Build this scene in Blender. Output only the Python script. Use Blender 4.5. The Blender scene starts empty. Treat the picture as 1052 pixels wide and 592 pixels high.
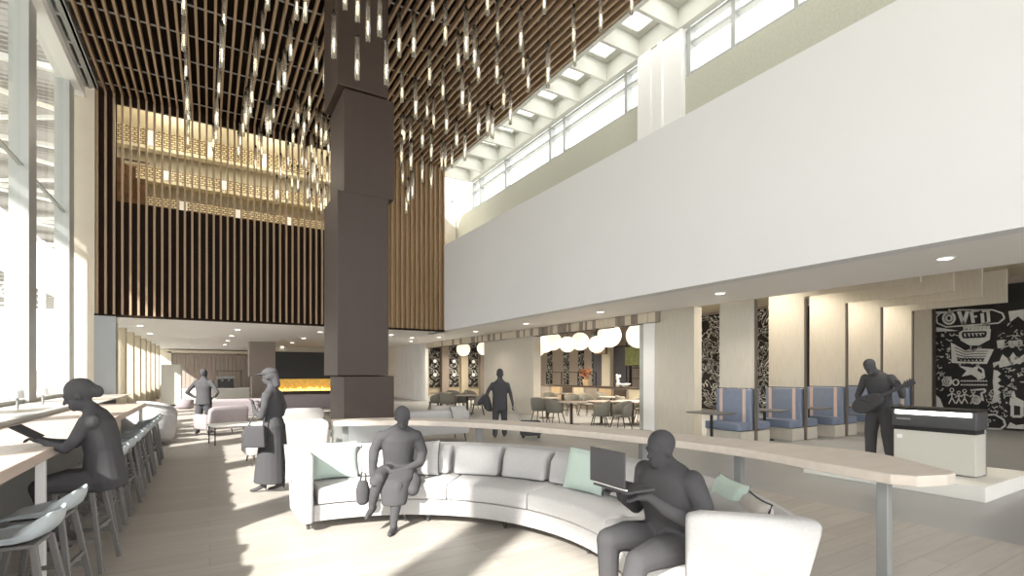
import bpy, math, random
from mathutils import Vector, Matrix, Quaternion
random.seed(7)
S = bpy.context.scene
C = S.collection
PI = math.pi
# ------------------------------------------------------------------ camera
YAW = math.radians(31.1)
cam = bpy.data.objects.new('camera', bpy.data.cameras.new('camera'))
C.objects.link(cam)
cam.location = (0, 0, 1.67)
cam.rotation_euler = (PI/2, 0, -YAW)
cam.data.sensor_width = 36
cam.data.lens = 515/1052*36
cam.data.shift_y = 87/1052
cam.data.clip_end = 300
S.camera = cam
# ------------------------------------------------------------------ light
w = bpy.data.worlds.new('sky'); S.world = w; w.use_nodes = True
bgn = w.node_tree.nodes['Background']
bgn.inputs[0].default_value = (.98, 0.99, 1.0, 1)
bgn.inputs[1].default_value = 3.0
sun = bpy.data.objects.new('sun', bpy.data.lights.new('sun', 'SUN')); C.objects.link(sun)
sun.rotation_euler = Vector((0.8, 0.6, -0.64)).to_track_quat('-Z', 'Y').to_euler()
sun.data.energy = 9.0; sun.data.angle = math.radians(1.2); sun.data.color = (1, .96, .91)
S.view_settings.view_transform = 'Standard'
S.view_settings.look = 'None'
S.view_settings.gamma = 1
S.view_settings.use_curve_mapping = False
S.view_settings.exposure = 0.52

# ------------------------------------------------------------------ helpers
def onX(px, py, X):
    a = (px-526)/515; b = (383-py)/515; d = X/(.5165+.8563*a)
    return Vector((X, d*(.8563-.5165*a), 1.67+b*d))
def onY(px, py, Y):
    a = (px-526)/515; b = (383-py)/515; d = Y/(.8563-.5165*a)
    return Vector((d*(.5165+.8563*a), Y, 1.67+b*d))
def atd(px, py, d):
    a = (px-526)/515; b = (383-py)/515
    return Vector((d*(.5165+.8563*a), d*(.8563-.5165*a), 1.67+b*d))

def srgb(r, g, b):
    f = lambda c: c/12.92 if c <= .04045 else ((c+.055)/1.055)**2.4
    return (f(r/255), f(g/255), f(b/255), 1)
def mat(name, col, rough=.6, metal=0, var=0, scale=5, stretch=(1, 1, 1), bump=0, emit=None, es=0, spec=.5):
    m = bpy.data.materials.new(name); m.use_nodes = True
    nt = m.node_tree; p = nt.nodes['Principled BSDF']
    p.inputs['Roughness'].default_value = rough; p.inputs['Metallic'].default_value = metal
    p.inputs['Specular IOR Level'].default_value = spec
    p.inputs['Base Color'].default_value = col
    if emit:
        p.inputs['Emission Color'].default_value = emit; p.inputs['Emission Strength'].default_value = es
    if var or bump:
        tc = nt.nodes.new('ShaderNodeTexCoord'); mp = nt.nodes.new('ShaderNodeMapping')
        mp.inputs['Scale'].default_value = stretch
        nz = nt.nodes.new('ShaderNodeTexNoise'); nz.inputs['Scale'].default_value = scale; nz.inputs['Detail'].default_value = 5
        nt.links.new(tc.outputs['Object'], mp.inputs[0]); nt.links.new(mp.outputs[0], nz.inputs['Vector'])
        if var:
            cr = nt.nodes.new('ShaderNodeValToRGB')
            cr.color_ramp.elements[0].position = .3; cr.color_ramp.elements[1].position = .7
            cr.color_ramp.elements[0].color = tuple(c*(1-var) for c in col[:3])+(1,)
            cr.color_ramp.elements[1].color = tuple(min(1, c*(1+var)) for c in col[:3])+(1,)
            nt.links.new(nz.outputs['Fac'], cr.inputs[0]); nt.links.new(cr.outputs[0], p.inputs['Base Color'])
        if bump:
            b = nt.nodes.new('ShaderNodeBump'); b.inputs['Strength'].default_value = bump; b.inputs['Distance'].default_value = .01
            nt.links.new(nz.outputs['Fac'], b.inputs['Height']); nt.links.new(b.outputs[0], p.inputs['Normal'])
    return m

M = {}
M['white'] = mat('white_paint', srgb(244, 243, 242), .7, var=.01, scale=1)
M['wallwhite'] = mat('slab_white', srgb(228, 228, 229), .7, var=.01, scale=1)
M['soffit'] = mat('soffit_paint', srgb(243, 240, 236), .7, var=.01, scale=1)
M['cream'] = mat('cream_panel', srgb(226, 216, 198), .6, var=.03, scale=2)
M['greymetal'] = mat('grey_metal', srgb(150, 152, 152), .4, .3, var=.02, scale=2)
M['mullion'] = mat('mullion_grey', srgb(176, 178, 176), .45, .1, var=.02)
M['darkgrey'] = mat('dark_grey', srgb(70, 70, 72), .5, var=.05)
M['black'] = mat('black_metal', srgb(28, 26, 25), .45, .2, var=.1)
M['darkback'] = mat('dark_backing', srgb(44, 33, 26), .9, var=.15, scale=1, spec=.1)
M['slat'] = mat('slat_timber', srgb(160, 134, 108), .55, var=.12, scale=6, stretch=(6, .4, 6))
M['brownback'] = mat('brown_backing', srgb(172, 142, 98), .7, var=.1, scale=3, stretch=(4, 4, .3))
M['bronze'] = mat('bronze_cladding', srgb(60, 47, 40), .5, .1, var=.07, scale=1.2, stretch=(3, 3, .4))
M['wood'] = mat('pale_oak', srgb(204, 197, 184), .5, var=.06, scale=4, stretch=(8, 8, .6), bump=.04)
M['woodh'] = mat('pale_oak_ledge', srgb(204, 193, 182), .45, var=.06, scale=3, stretch=(1, 5, 5), bump=.03)
M['counter'] = mat('counter_oak', srgb(196, 178, 166), .4, var=.08, scale=3, stretch=(6, .6, 6), bump=.03)
M['beige'] = mat('beige_panel', srgb(196, 184, 160), .6, var=.05, scale=3, stretch=(4, 4, .5))
M['taupe'] = mat('taupe_panel', srgb(160, 148, 138), .6, var=.04, scale=3, stretch=(4, 4, .5))
M['fabric'] = mat('pale_grey_fabric', srgb(192, 190, 190), .9, var=.05, scale=60, bump=.25, spec=.2)
M['fabric2'] = mat('light_grey_fabric', srgb(190, 188, 186), .9, var=.05, scale=60, bump=.25, spec=.2)
M['mint'] = mat('mint_fabric', srgb(196, 212, 203), .9, var=.03, scale=60, bump=.2, spec=.2)
M['sand'] = mat('sand_fabric', srgb(196, 190, 184), .9, var=.05, scale=60, bump=.2, spec=.2)
M['piping'] = mat('dark_piping', srgb(72, 70, 70), .8, var=.05)
M['mauve'] = mat('mauve_fabric', srgb(150, 141, 144), .9, var=.06, scale=40, bump=.2, spec=.2)
M['blue'] = mat('blue_leather', srgb(122, 132, 152), .55, var=.05, scale=8)
M['pink'] = mat('pink_strap', srgb(206, 182, 172), .6, var=.03)
M['chairgrey'] = mat('dining_grey_fabric', srgb(128, 124, 114), .85, var=.06, scale=30, bump=.2)
M['legbrown'] = mat('dark_timber_leg', srgb(74, 62, 52), .5, var=.08)
M['stoolgrey'] = mat('grey_stool_timber', srgb(112, 110, 108), .5, var=.06, scale=8)
M['shell'] = mat('pale_blue_grey_shell', srgb(176, 184, 188), .4, var=.03)
M['person'] = mat('charcoal_silhouette', srgb(78, 77, 79), .95, var=.01, spec=.05)
M['gold'] = mat('gold_interior', srgb(206, 196, 168), .6, var=.06, scale=2)
M['stone'] = mat('veined_stone', srgb(205, 198, 184), .4, var=.12, scale=4, stretch=(1, 1, .4))
M['concrete'] = mat('board_concrete', srgb(192, 192, 178), .85, var=.07, scale=22, bump=.3)
M['chalk'] = mat('chalk_white', srgb(205, 203, 198), .9, var=.08, scale=9)
M['board'] = mat('chalkboard', srgb(38, 37, 36), .85, var=.3, scale=3)
M['coffer'] = mat('coffer_paint', srgb(206, 206, 198), .7, var=.02, scale=1)
M['carpet'] = mat('slate_panel', srgb(96, 94, 100), .7, var=.05)
M['edge'] = mat('brown_edge', srgb(110, 100, 90), .5, var=.04)
M['globe'] = mat('glowing_globe', srgb(255, 250, 235), .4, var=.01, emit=(1, .93, .8, 1), es=.5)
M['lamp'] = mat('lit_diffuser', srgb(255, 250, 235), .4, var=.01, emit=(1, .95, .86, 1), es=5)
M['core'] = mat('glowing_core', srgb(255, 240, 200), .4, var=.01, emit=(1, .86, .58, 1), es=1.8)
M['flame'] = mat('flame', srgb(255, 190, 60), .5, var=.2, scale=5, emit=(1, .62, .12, 1), es=3.5)
M['amber'] = mat('amber_glow_glass', srgb(170, 120, 40), .4, var=.35, scale=5, emit=(1, .6, .12, 1), es=.35)
M['green'] = mat('plant_green', srgb(150, 158, 104), .7, var=.3, scale=9)
M['rust'] = mat('rust_leaf', srgb(140, 84, 50), .7, var=.3, scale=9)
M['tan'] = mat('tan_block', srgb(196, 170, 136), .6, var=.05)
M['platform'] = mat('platform_white', srgb(240, 238, 232), .6, var=.015, scale=2)
M['laminate'] = mat('cabinet_laminate', srgb(206, 204, 194), .4, var=.02, scale=2)

def glassmat(name, tint, refl=.12, glossr=.03):
    m = bpy.data.materials.new(name); m.use_nodes = True; nt = m.node_tree
    for n in list(nt.nodes): nt.nodes.remove(n)
    o = nt.nodes.new('ShaderNodeOutputMaterial'); mx = nt.nodes.new('ShaderNodeMixShader')
    t = nt.nodes.new('ShaderNodeBsdfTransparent'); t.inputs[0].default_value = tint
    g = nt.nodes.new('ShaderNodeBsdfGlossy'); g.inputs['Roughness'].default_value = glossr
    lw = nt.nodes.new('ShaderNodeLayerWeight'); lw.inputs[0].default_value = refl
    lw.inputs[0].default_value = .5
    pw = nt.nodes.new('ShaderNodeMath'); pw.operation = 'POWER'; pw.inputs[1].default_value = 5
    ml = nt.nodes.new('ShaderNodeMath'); ml.operation = 'MULTIPLY'; ml.inputs[1].default_value = refl*6
    nt.links.new(lw.outputs['Facing'], pw.inputs[0]); nt.links.new(pw.outputs[0], ml.inputs[0])
    nt.links.new(ml.outputs[0], mx.inputs[0]); nt.links.new(t.outputs[0], mx.inputs[1]); nt.links.new(g.outputs[0], mx.inputs[2])
    nt.links.new(mx.outputs[0], o.inputs[0])
    return m
def translu(name, col, k):
    m = bpy.data.materials.new(name); m.use_nodes = True; nt = m.node_tree
    for n in list(nt.nodes): nt.nodes.remove(n)
    o = nt.nodes.new('ShaderNodeOutputMaterial'); mx = nt.nodes.new('ShaderNodeMixShader'); mx.inputs[0].default_value = k
    d = nt.nodes.new('ShaderNodeBsdfDiffuse'); t = nt.nodes.new('ShaderNodeBsdfTranslucent'); d.inputs[0].default_value = col; t.inputs[0].default_value = col
    nt.links.new(d.outputs[0], mx.inputs[1]); nt.links.new(t.outputs[0], mx.inputs[2]); nt.links.new(mx.outputs[0], o.inputs[0]); return m
M['frost'] = translu('frosted_pane', (.92, .92, .9, 1), .8)
M['glass'] = glassmat('window_glass', (.97, .98, .97, 1), .05)
def tubemat():
    m = bpy.data.materials.new('tube_glass'); m.use_nodes = True; nt = m.node_tree
    for n in list(nt.nodes): nt.nodes.remove(n)
    o = nt.nodes.new('ShaderNodeOutputMaterial'); m1 = nt.nodes.new('ShaderNodeMixShader'); m2 = nt.nodes.new('ShaderNodeMixShader')
    t = nt.nodes.new('ShaderNodeBsdfTransparent'); g = nt.nodes.new('ShaderNodeBsdfGlossy'); g.inputs['Roughness'].default_value = .2
    d = nt.nodes.new('ShaderNodeBsdfTranslucent'); d.inputs[0].default_value = (.9, .86, .76, 1)
    lw = nt.nodes.new('ShaderNodeLayerWeight'); lw.inputs[0].default_value = .5
    m1.inputs[0].default_value = .3
    nt.links.new(t.outputs[0], m1.inputs[1]); nt.links.new(d.outputs[0], m1.inputs[2])
    nt.links.new(lw.outputs['Facing'], m2.inputs[0]); nt.links.new(m1.outputs[0], m2.inputs[1]); nt.links.new(g.outputs[0], m2.inputs[2])
    nt.links.new(m2.outputs[0], o.inputs[0]); return m
M['tube'] = tubemat()

def add_tex_floor():
    m = bpy.data.materials.new('pale_oak_boards'); m.use_nodes = True; nt = m.node_tree; p = nt.nodes['Principled BSDF']
    tc = nt.nodes.new('ShaderNodeTexCoord'); mp = nt.nodes.new('ShaderNodeMapping'); mp.inputs['Rotation'].default_value = (0, 0, 0)
    br = nt.nodes.new('ShaderNodeTexBrick'); br.inputs['Scale'].default_value = 1
    br.inputs['Color1'].default_value = srgb(196, 190, 182); br.inputs['Color2'].default_value = srgb(184, 177, 169); br.inputs['Mortar'].default_value = srgb(168, 160, 151)
    br.inputs['Mortar Size'].default_value = .004; br.inputs['Brick Width'].default_value = 2.2; br.inputs['Row Height'].default_value = .22
    nz = nt.nodes.new('ShaderNodeTexNoise'); nz.inputs['Scale'].default_value = 2.5
    mp2 = nt.nodes.new('ShaderNodeMapping'); mp2.inputs['Scale'].default_value = (.6, 7, 1)
    mx = nt.nodes.new('ShaderNodeMix'); mx.data_type = 'RGBA'; mx.blend_type = 'MULTIPLY'; mx.inputs[0].default_value = .25
    nt.links.new(tc.outputs['Object'], mp.inputs[0]); nt.links.new(mp.outputs[0], br.inputs['Vector'])
    nt.links.new(tc.outputs['Object'], mp2.inputs[0]); nt.links.new(mp2.outputs[0], nz.inputs['Vector'])
    nt.links.new(br.outputs['Color'], mx.inputs[6]); nt.links.new(nz.outputs['Fac'], mx.inputs[7])
    nt.links.new(mx.outputs[2], p.inputs['Base Color'])
    p.inputs['Roughness'].default_value = .42
    return m
M['floor'] = add_tex_floor()
M['floorgrey'] = mat('polished_concrete', srgb(160, 160, 160), .35, var=.04, scale=1.5)

def perf_mat():   # beige acoustic panels with a band of small perforations
    m = bpy.data.materials.new('perforated_panel'); m.use_nodes = True; nt = m.node_tree; p = nt.nodes['Principled BSDF']
    tc = nt.nodes.new('ShaderNodeTexCoord'); mp = nt.nodes.new('ShaderNodeMapping'); mp.inputs['Rotation'].default_value = (PI/2, 0, 0)
    br = nt.nodes.new('ShaderNodeTexBrick'); br.inputs['Scale'].default_value = 1
    br.inputs['Color1'].default_value = srgb(225, 212, 178); br.inputs['Color2'].default_value = srgb(215, 200, 165); br.inputs['Mortar'].default_value = srgb(120, 100, 66)
    br.inputs['Mortar Size'].default_value = .02; br.inputs['Brick Width'].default_value = .16; br.inputs['Row Height'].default_value = .085
    nt.links.new(tc.outputs['Object'], mp.inputs[0]); nt.links.new(mp.outputs[0], br.inputs['Vector']); nt.links.new(br.outputs['Color'], p.inputs['Base Color'])
    return m
M['perf'] = perf_mat()
def rib_mat():    # exterior canopy soffit, corrugated translucent sheet
    m = bpy.data.materials.new('corrugated_sheet'); m.use_nodes = True; nt = m.node_tree
    for n in list(nt.nodes): nt.nodes.remove(n)
    o = nt.nodes.new('ShaderNodeOutputMaterial'); mx = nt.nodes.new('ShaderNodeMixShader'); mx.inputs[0].default_value = .3
    d = nt.nodes.new('ShaderNodeBsdfDiffuse'); t = nt.nodes.new('ShaderNodeBsdfTranslucent')
    tc = nt.nodes.new('ShaderNodeTexCoord'); wv = nt.nodes.new('ShaderNodeTexWave'); wv.bands_direction = 'Y'; wv.inputs['Scale'].default_value = 1.1
    cr = nt.nodes.new('ShaderNodeValToRGB'); cr.color_ramp.elements[0].color = srgb(112, 108, 103); cr.color_ramp.elements[1].color = srgb(150, 146, 140)
    cr.color_ramp.elements[0].position = .15; cr.color_ramp.elements[1].position = .5
    nt.links.new(tc.outputs['Object'], wv.inputs['Vector']); nt.links.new(wv.outputs['Fac'], cr.inputs[0])
    nt.links.new(cr.outputs[0], d.inputs[0]); nt.links.new(cr.outputs[0], t.inputs[0])
    nt.links.new(d.outputs[0], mx.inputs[1]); nt.links.new(t.outputs[0], mx.inputs[2]); nt.links.new(mx.outputs[0], o.inputs[0])
    return m
M['rib'] = rib_mat()
def mural_mat(sc):    # dense black and white graffiti pattern
    m = bpy.data.materials.new('black_white_graffiti'); m.use_nodes = True; nt = m.node_tree; p = nt.nodes['Principled BSDF']
    tc = nt.nodes.new('ShaderNodeTexCoord'); nz = nt.nodes.new('ShaderNodeTexNoise'); nz.inputs['Scale'].default_value = sc; nz.inputs['Detail'].default_value = 1.5; nz.inputs['Distortion'].default_value = 1.6
    cr = nt.nodes.new('ShaderNodeValToRGB'); cr.color_ramp.interpolation = 'CONSTANT'
    e = cr.color_ramp.elements; e[0].color = srgb(38, 36, 34); e[0].position = 0; e[1].color = srgb(215, 212, 205); e[1].position = .47
    for q, c in ((.5, 38), (.56, 210), (.585, 38), (.66, 205), (.69, 38)):
        x = e.new(q); x.color = srgb(c, c-1, c-3)
    nt.links.new(tc.outputs['Object'], nz.inputs['Vector']); nt.links.new(nz.outputs['Fac'], cr.inputs[0]); nt.links.new(cr.outputs[0], p.inputs['Base Color'])
    p.inputs['Roughness'].default_value = .9
    return m
M['graffiti'] = mural_mat(1.6)

class MB:
    def __init__(s): s.v = []; s.f = []
    def add(s, vs, fs):
        n = len(s.v); s.v += [Vector(v) for v in vs]; s.f += [tuple(i+n for i in f) for f in fs]; return s
    def box(s, x0, x1, y0, y1, z0, z1):
        if x0 > x1: x0, x1 = x1, x0
        if y0 > y1: y0, y1 = y1, y0
        if z0 > z1: z0, z1 = z1, z0
        return s.add([(x0, y0, z0), (x1, y0, z0), (x1, y1, z0), (x0, y1, z0), (x0, y0, z1), (x1, y0, z1), (x1, y1, z1), (x0, y1, z1)],
                     [(3, 2, 1, 0), (4, 5, 6, 7), (0, 1, 5, 4), (1, 2, 6, 5), (2, 3, 7, 6), (3, 0, 4, 7)])
    def prism(s, poly, z0, z1):     # poly in xy, counter-clockwise
        n = len(poly); b = [(p[0], p[1], z0) for p in poly]; t = [(p[0], p[1], z1) for p in poly]
        fs = [tuple(range(n-1, -1, -1)), tuple(range(n, 2*n))]+[(i, (i+1) % n, n+(i+1) % n, n+i) for i in range(n)]
        return s.add(b+t, fs)
    def loft(s, rings, caps=True, closed=False):
        n = len(rings[0]); vs = [v for r in rings for v in r]; fs = []
        m = len(rings)
        for k in range(m if closed else m-1):
            k2 = (k+1) % m
            for i in range(n):
                j = (i+1) % n; fs.append((k*n+i, k*n+j, k2*n+j, k2*n+i))
        if caps and not closed:
            fs.append(tuple(range(n-1, -1, -1))); fs.append(tuple((m-1)*n+i for i in range(n)))
        return s.add(vs, fs)
    def cone(s, p0, p1, r0, r1, n=10):
        p0 = Vector(p0); p1 = Vector(p1); d = (p1-p0)
        if d.length < 1e-6: return s
        q = d.to_track_quat('Z', 'Y'); R = []
        for p, r in ((p0, r0), (p1, r1)):
            R.append([p+q @ Vector((r*math.cos(2*PI*i/n), r*math.sin(2*PI*i/n), 0)) for i in range(n)])
        return s.loft(R)
    def tube(s, pts, r, n=8):
        pts = [Vector(p) for p in pts]; R = []
        rs = r if isinstance(r, (list, tuple)) else [r]*len(pts)
        for k, p in enumerate(pts):
            d = (pts[min(k+1, len(pts)-1)]-pts[max(k-1, 0)]).normalized()
            q = d.to_track_quat('Z', 'Y')
            R.append([p+q @ Vector((rs[k]*math.cos(2*PI*i/n), rs[k]*math.sin(2*PI*i/n), 0)) for i in range(n)])
        return s.loft(R)
    def bar(s, p0, p1, a, b=None, up=(0, 0, 1)):    # rectangular bar
        b = b or a; p0 = Vector(p0); p1 = Vector(p1); d = (p1-p0).normalized(); u = Vector(up)
        if abs(d.dot(u)) > .95: u = Vector((1, 0, 0))
        x = d.cross(u).normalized(); y = x.cross(d).normalized()
        R = [[p+x*(sx*a/2)+y*(sy*b/2) for sx, sy in ((-1, -1), (1, -1), (1, 1), (-1, 1))] for p in (p0, p1)]
        return s.loft(R)
    def ell(s, c, rx, ry=None, rz=None, rot=None, nu=14, nv=9):
        ry = ry or rx; rz = rz or rx; c = Vector(c); R = []
        for j in range(1, nv):
            t = PI*j/nv
            R.append([Vector((rx*math.sin(t)*math.cos(2*PI*i/nu), ry*math.sin(t)*math.sin(2*PI*i/nu), -rz*math.cos(t))) for i in range(nu)])
        vs = [v for r in R for v in r]+[Vector((0, 0, -rz)), Vector((0, 0, rz))]
        if rot: vs = [rot @ v for v in vs]
        fs = []; m = len(R)
        for k in range(m-1):
            for i in range(nu):
                j = (i+1) % nu; fs.append((k*nu+i, k*nu+j, (k+1)*nu+j, (k+1)*nu+i))
        for i in range(nu):
            j = (i+1) % nu
            fs.append((m*nu, j, i)); fs.append((m*nu+1, (m-1)*nu+i, (m-1)*nu+j))
        return s.add([c+v for v in vs], fs)
    def limb(s, pts, rs, n=10):     # capsule chain (for voxel-remeshed bodies)
        for k in range(len(pts)):
            s.ell(pts[k], rs[k], nu=n, nv=7)
            if k: s.cone(pts[k-1], pts[k], rs[k-1], rs[k], n)
        return s
    def rings(s, st, n=16, rot=None):       # st: (cx,cy,cz, rx, ry)
        R = []
        for cx, cy, cz, rx, ry in st:
            R.append([Vector((cx+rx*math.cos(2*PI*i/n), cy+ry*math.sin(2*PI*i/n), cz)) for i in range(n)])
        return s.loft(R)
    def build(s, name, m, parent=None, smooth=False, bevel=0, seg=2, loc=None, rotz=0, remesh=0, subsurf=0):
        me = bpy.data.meshes.new(name); me.from_pydata([tuple(v) for v in s.v], [], s.f); me.update()
        me.materials.append(M[m] if isinstance(m, str) else m)
        if smooth or remesh:
            me.polygons.foreach_set('use_smooth', [True]*len(me.polygons))
        o = bpy.data.objects.new(name, me); C.objects.link(o)
        if parent: o.parent = parent
        if loc is not None: o.location = loc
        o.rotation_euler.z = rotz
        if bevel:
            b = o.modifiers.new('bevel', 'BEVEL'); b.width = bevel; b.segments = seg; b.limit_method = 'ANGLE'; b.angle_limit = math.radians(40)
            if not smooth: me.polygons.foreach_set('use_smooth', [seg > 2]*len(me.polygons))
        if subsurf:
            b = o.modifiers.new('sub', 'SUBSURF'); b.levels = subsurf; b.render_levels = subsurf
        if remesh:
            r = o.modifiers.new('remesh', 'REMESH'); r.mode = 'VOXEL'; r.voxel_size = remesh; r.use_smooth_shade = True
            b = o.modifiers.new('smooth', 'SMOOTH'); b.factor = .5; b.iterations = 7
        return o
def tag(o, label, cat, group=None, kind=None):
    if label: o['label'] = label
    if cat: o['category'] = cat
    if group: o['group'] = group
    if kind: o['kind'] = kind
    return o
def thing(name, label, cat, loc=(0, 0, 0), rotz=0, group=None):
    o = bpy.data.objects.new(name, None); C.objects.link(o); o.location = loc; o.rotation_euler.z = rotz; o.empty_display_size = .2
    return tag(o, label, cat, group)
def struct(name, mb, m, **k):
    o = mb.build(name, m, **k); o['kind'] = 'structure'; return o
def dup(root, loc, rotz, label=None, group=None):
    r = root.copy(); C.objects.link(r); r.location = loc; r.rotation_euler = (0, 0, rotz)
    if label: r['label'] = label
    if group: r['group'] = group
    for ch in list(root.children):
        c = ch.copy(); C.objects.link(c); c.parent = r
        for g in list(ch.children):
            d = g.copy(); C.objects.link(d); d.parent = c
    return r

# ================================================================== ROOM SHELL
XW, XS, XD, YB, ZC, ZS = -3.45, 8.28, 10.84, 19.2, 10.05, 3.40
struct('floor', MB().box(-3.6, 6.7, -13, 46, -.2, 0), 'floor')
struct('floor', MB().box(6.7, 24, -13, 46, -.2, 0), 'floorgrey')
tag(MB().box(-70, -3.6, -60, 90, -.35, -.25).build('forecourt_paving', 'concrete'), None, None, kind='structure')
# white slab band over the dining side
struct('wall_right', MB().box(XS-.02, XS+.3, -13, 21.2, ZS, 6.9), 'wallwhite')
struct('ceiling', MB().box(XS+.3, XD, -13, 46, ZS, ZS+.35), 'soffit')          # soffit strip over the walkway
struct('ceiling', MB().box(-3.6, XS+.3, YB+.15, 44.5, ZS, ZS+.3), 'white')          # low ceiling beyond the hall
struct('ceiling', MB().box(XD, 20, -13, 40, 4.4, 4.7), 'beige')               # dining ceiling
struct('trim_1', MB().box(XD, XD+.1, -13, 46, ZS, 4.4), 'soffit')
struct('floor', MB().box(XS+.3, 13, -13, 24, 6.4, 6.6), 'soffit')             # upper gallery deck
# clerestory wall
X2 = 9.95
struct('wall_gallery', MB().box(X2, X2+.3, -13, 22.5, 6.6, 8.88), 'concrete')
mb = MB().box(X2-.14, X2+.28, 8.3, 9.7, 6.6, ZC).box(X2-.22, X2-.14, 8.86, 9.0, 6.6, ZC).box(X2-.2, X2-.1, 9.25, 9.7, 6.6, ZC)
struct('wall_pier', mb, 'white')
def clerestory(n, y0, y1, ms):
    o = struct('window_%d' % n, MB().box(X2+.10, X2+.12, y0, y1, 8.88, ZC), 'glass')
    f = MB()
    f.box(X2+.02, X2+.2, y0, y1, 8.88, 8.95).box(X2+.02, X2+.2, y0, y1, ZC-.07, ZC).box(X2+.02, X2+.2, y0, y1, 9.62, 9.69)
    for m_ in ms: f.box(X2+.0, X2+.22, m_-.05, m_+.05, 8.88, ZC)
    f.build('window_frame', 'mullion', o)
clerestory(1, -13, 8.3, [-10, -7.5, -4.5, -1.9, .6, 3.1, 5.6, 7.0, 8.2])
clerestory(2, 9.7, 22.5, [9.8, 10.35, 13.2, 14.0, 17.0, 19.2, 19.9, 22.4])
tag(MB().box(9.0, 9.85, 21.4, 21.8, 6.6, 9.55).build('stone_panel', 'stone', bevel=.01), 'veined pale stone slab standing beyond the timber wall under the high windows', 'stone panel')
# coffered ceiling, right
def coffers(name, x0, x1, y0, y1, n, z, h, m, hole):
    fr = MB(); p = (y1-y0)/n
    fr.box(x0-.08, x0+.05, y0, y1, z, z+h).box(x1-.05, x1+.14, y0, y1, z, z+h)
    for i in range(n+1): fr.box(x0+.05, x1-.05, y0+i*p-.05, y0+i*p+.05, z, z+h)
    for i in range(n):
        ya, yb = y0+i*p+.05, y0+(i+1)*p-.05; xa, xb = x0+.05, x1-.05
        if hole:
            cx, cy = (xa+xb)/2, (ya+yb)/2; g = hole
            fr.box(xa, cx-g, ya, yb, z+h, z+h+.08).box(cx+g, xb, ya, yb, z+h, z+h+.08).box(cx-g, cx+g, ya, cy-g, z+h, z+h+.08).box(cx-g, cx+g, cy+g, yb, z+h, z+h+.08)
        else: fr.box(xa, xb, ya, yb, z+h, z+h+.08)
    o = struct(name, fr, m)
    if hole:
        for i in range(n):
            cx, cy = (x0+x1)/2, y0+(i+.5)*p
            MB().add([(cx-hole, cy-hole, z+h+.05), (cx+hole, cy-hole, z+h+.05), (cx+hole, cy+hole, z+h+.05), (cx-hole, cy+hole, z+h+.05)], [(0, 1, 2, 3)]).build('skylight_pane', 'frost', o)
    return o
coffers('ceiling_coffers', 8.42, 9.82, -13.17, 19.85, 26, ZC, .5, 'coffer', .43)
coffers('ceiling_coffers', -3.12, -2.95, -12.88, 19.04, 27, ZC, .35, 'mullion', 0)
tr = MB().box(-3.6, -3.15, -13, YB, ZC-.25, ZC+.2)
struct('trim_2', tr, 'white')
# ------------------------------------------------ slatted timber ceiling and wall
cl = thing('slatted_canopy', 'brown timber slats running along the high ceiling and down the far wall', 'slatted ceiling')
PITCH = (8.26+2.86)/56
for i in range(57):
    x = -2.86+i*PITCH
    b = MB().box(x-.028, x+.028, -6, YB, ZC, ZC+.15).box(x-.028, x+.028, YB-.12, YB, ZS+.02, ZC)
    b.build('slat', 'slat', cl)
bk = MB().box(-2.92, 8.32, -13, YB+.3, ZC+.42, ZC+.47)
bk.build('ceiling_backing', 'darkback', cl)
for k in range(18):
    y = -2.4+k*1.25
    MB().box(-2.9, 8.3, y-.014, y+.014, ZC+.15, ZC+.18).build('hanger_rail', 'chalk', cl)
wb = MB()
OX0, OX1, OZ0, OZ1 = -2.42, 5.4, 6.88, 9.86
wb.box(-2.92, OX1, YB+.02, YB+.14, ZS, OZ0).box(-2.92, OX0, YB+.02, YB+.14, OZ0, ZC+.4).box(OX0, OX1, YB+.02, YB+.14, OZ1, ZC+.4)
wb.build('dark_backing', 'darkback', cl)
MB().box(OX1, 8.32, YB+.02, YB+.14, ZS, ZC+.4).build('timber_backing', 'brownback', cl)
struct('trim_3', MB().box(-2.92, XS, YB-.14, YB+.2, ZS-.03, ZS+.02), 'darkback')
# upper lounge seen through the slats
struct('wall_upper_back', MB().box(-3, 7, 24.0, 24.2, 3.7, 11), 'gold')
struct('floor', MB().box(-3, 7, YB+.14, 24, 6.5, 6.7), 'beige')
struct('ceiling', MB().box(-3, 7, YB+.14, 24, 10.6, 10.7), 'gold')
struct('wall_upper_right', MB().box(6.9, 7.1, YB+.14, 24, 6.7, 10.6), 'gold')
struct('wall_upper_left', MB().box(-3.1, -2.9, YB+.14, 24, 6.7, 10.6), 'gold')
for k, (z0, z1, yy) in enumerate(((9.95, 10.6, 22.6), (8.9, 9.35, 23.0), (7.7, 8.4, 23.4))):
    t = thing('perforated_bulkhead', ('topmost', 'middle', 'lowest')[k]+' pale perforated band of the gold room behind the high slats', 'bulkhead', (2, yy, z0))
    MB().box(-4.9, 4.8, .02, .3, 0, z1-z0).build('panel', 'perf', t)
    MB().box(-4.9, 4.8, -.1, .3, -.1, 0).build('lip', 'gold', t)
    for q in range(5):
        MB().box(-4.0+q*1.9+k*.5, -3.75+q*1.9+k*.5, -.03, .015, .05, z1-z0-.05).build('pale_tile', 'white', t)
for q in range(3):  # added fill lights without fittings, warming the upper lounge
    l = bpy.data.lights.new('upper_lounge_fill', 'POINT'); l.energy = 80; l.color = (1, .94, .8); l.shadow_soft_size = .4
    lo = bpy.data.objects.new('upper_lounge_fill', l); C.objects.link(lo); lo.location = (-1+q*3, 21.2, 9.6)
t = thing('wall_hanging', 'brown dappled hanging glimpsed behind the upper slats at left', 'wall hanging', (-2.3, 21.5, 6.7))
MB().box(-.42, -.2, 0, .05, 0, 2.25).box(-.2, .12, .02, .07, .1, 2.1).box(.12, .42, 0, .05, 0, 1.7).build('cloth', mat('dappled_brown', srgb(104, 76, 50), .8, var=.5, scale=4), t)
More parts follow.
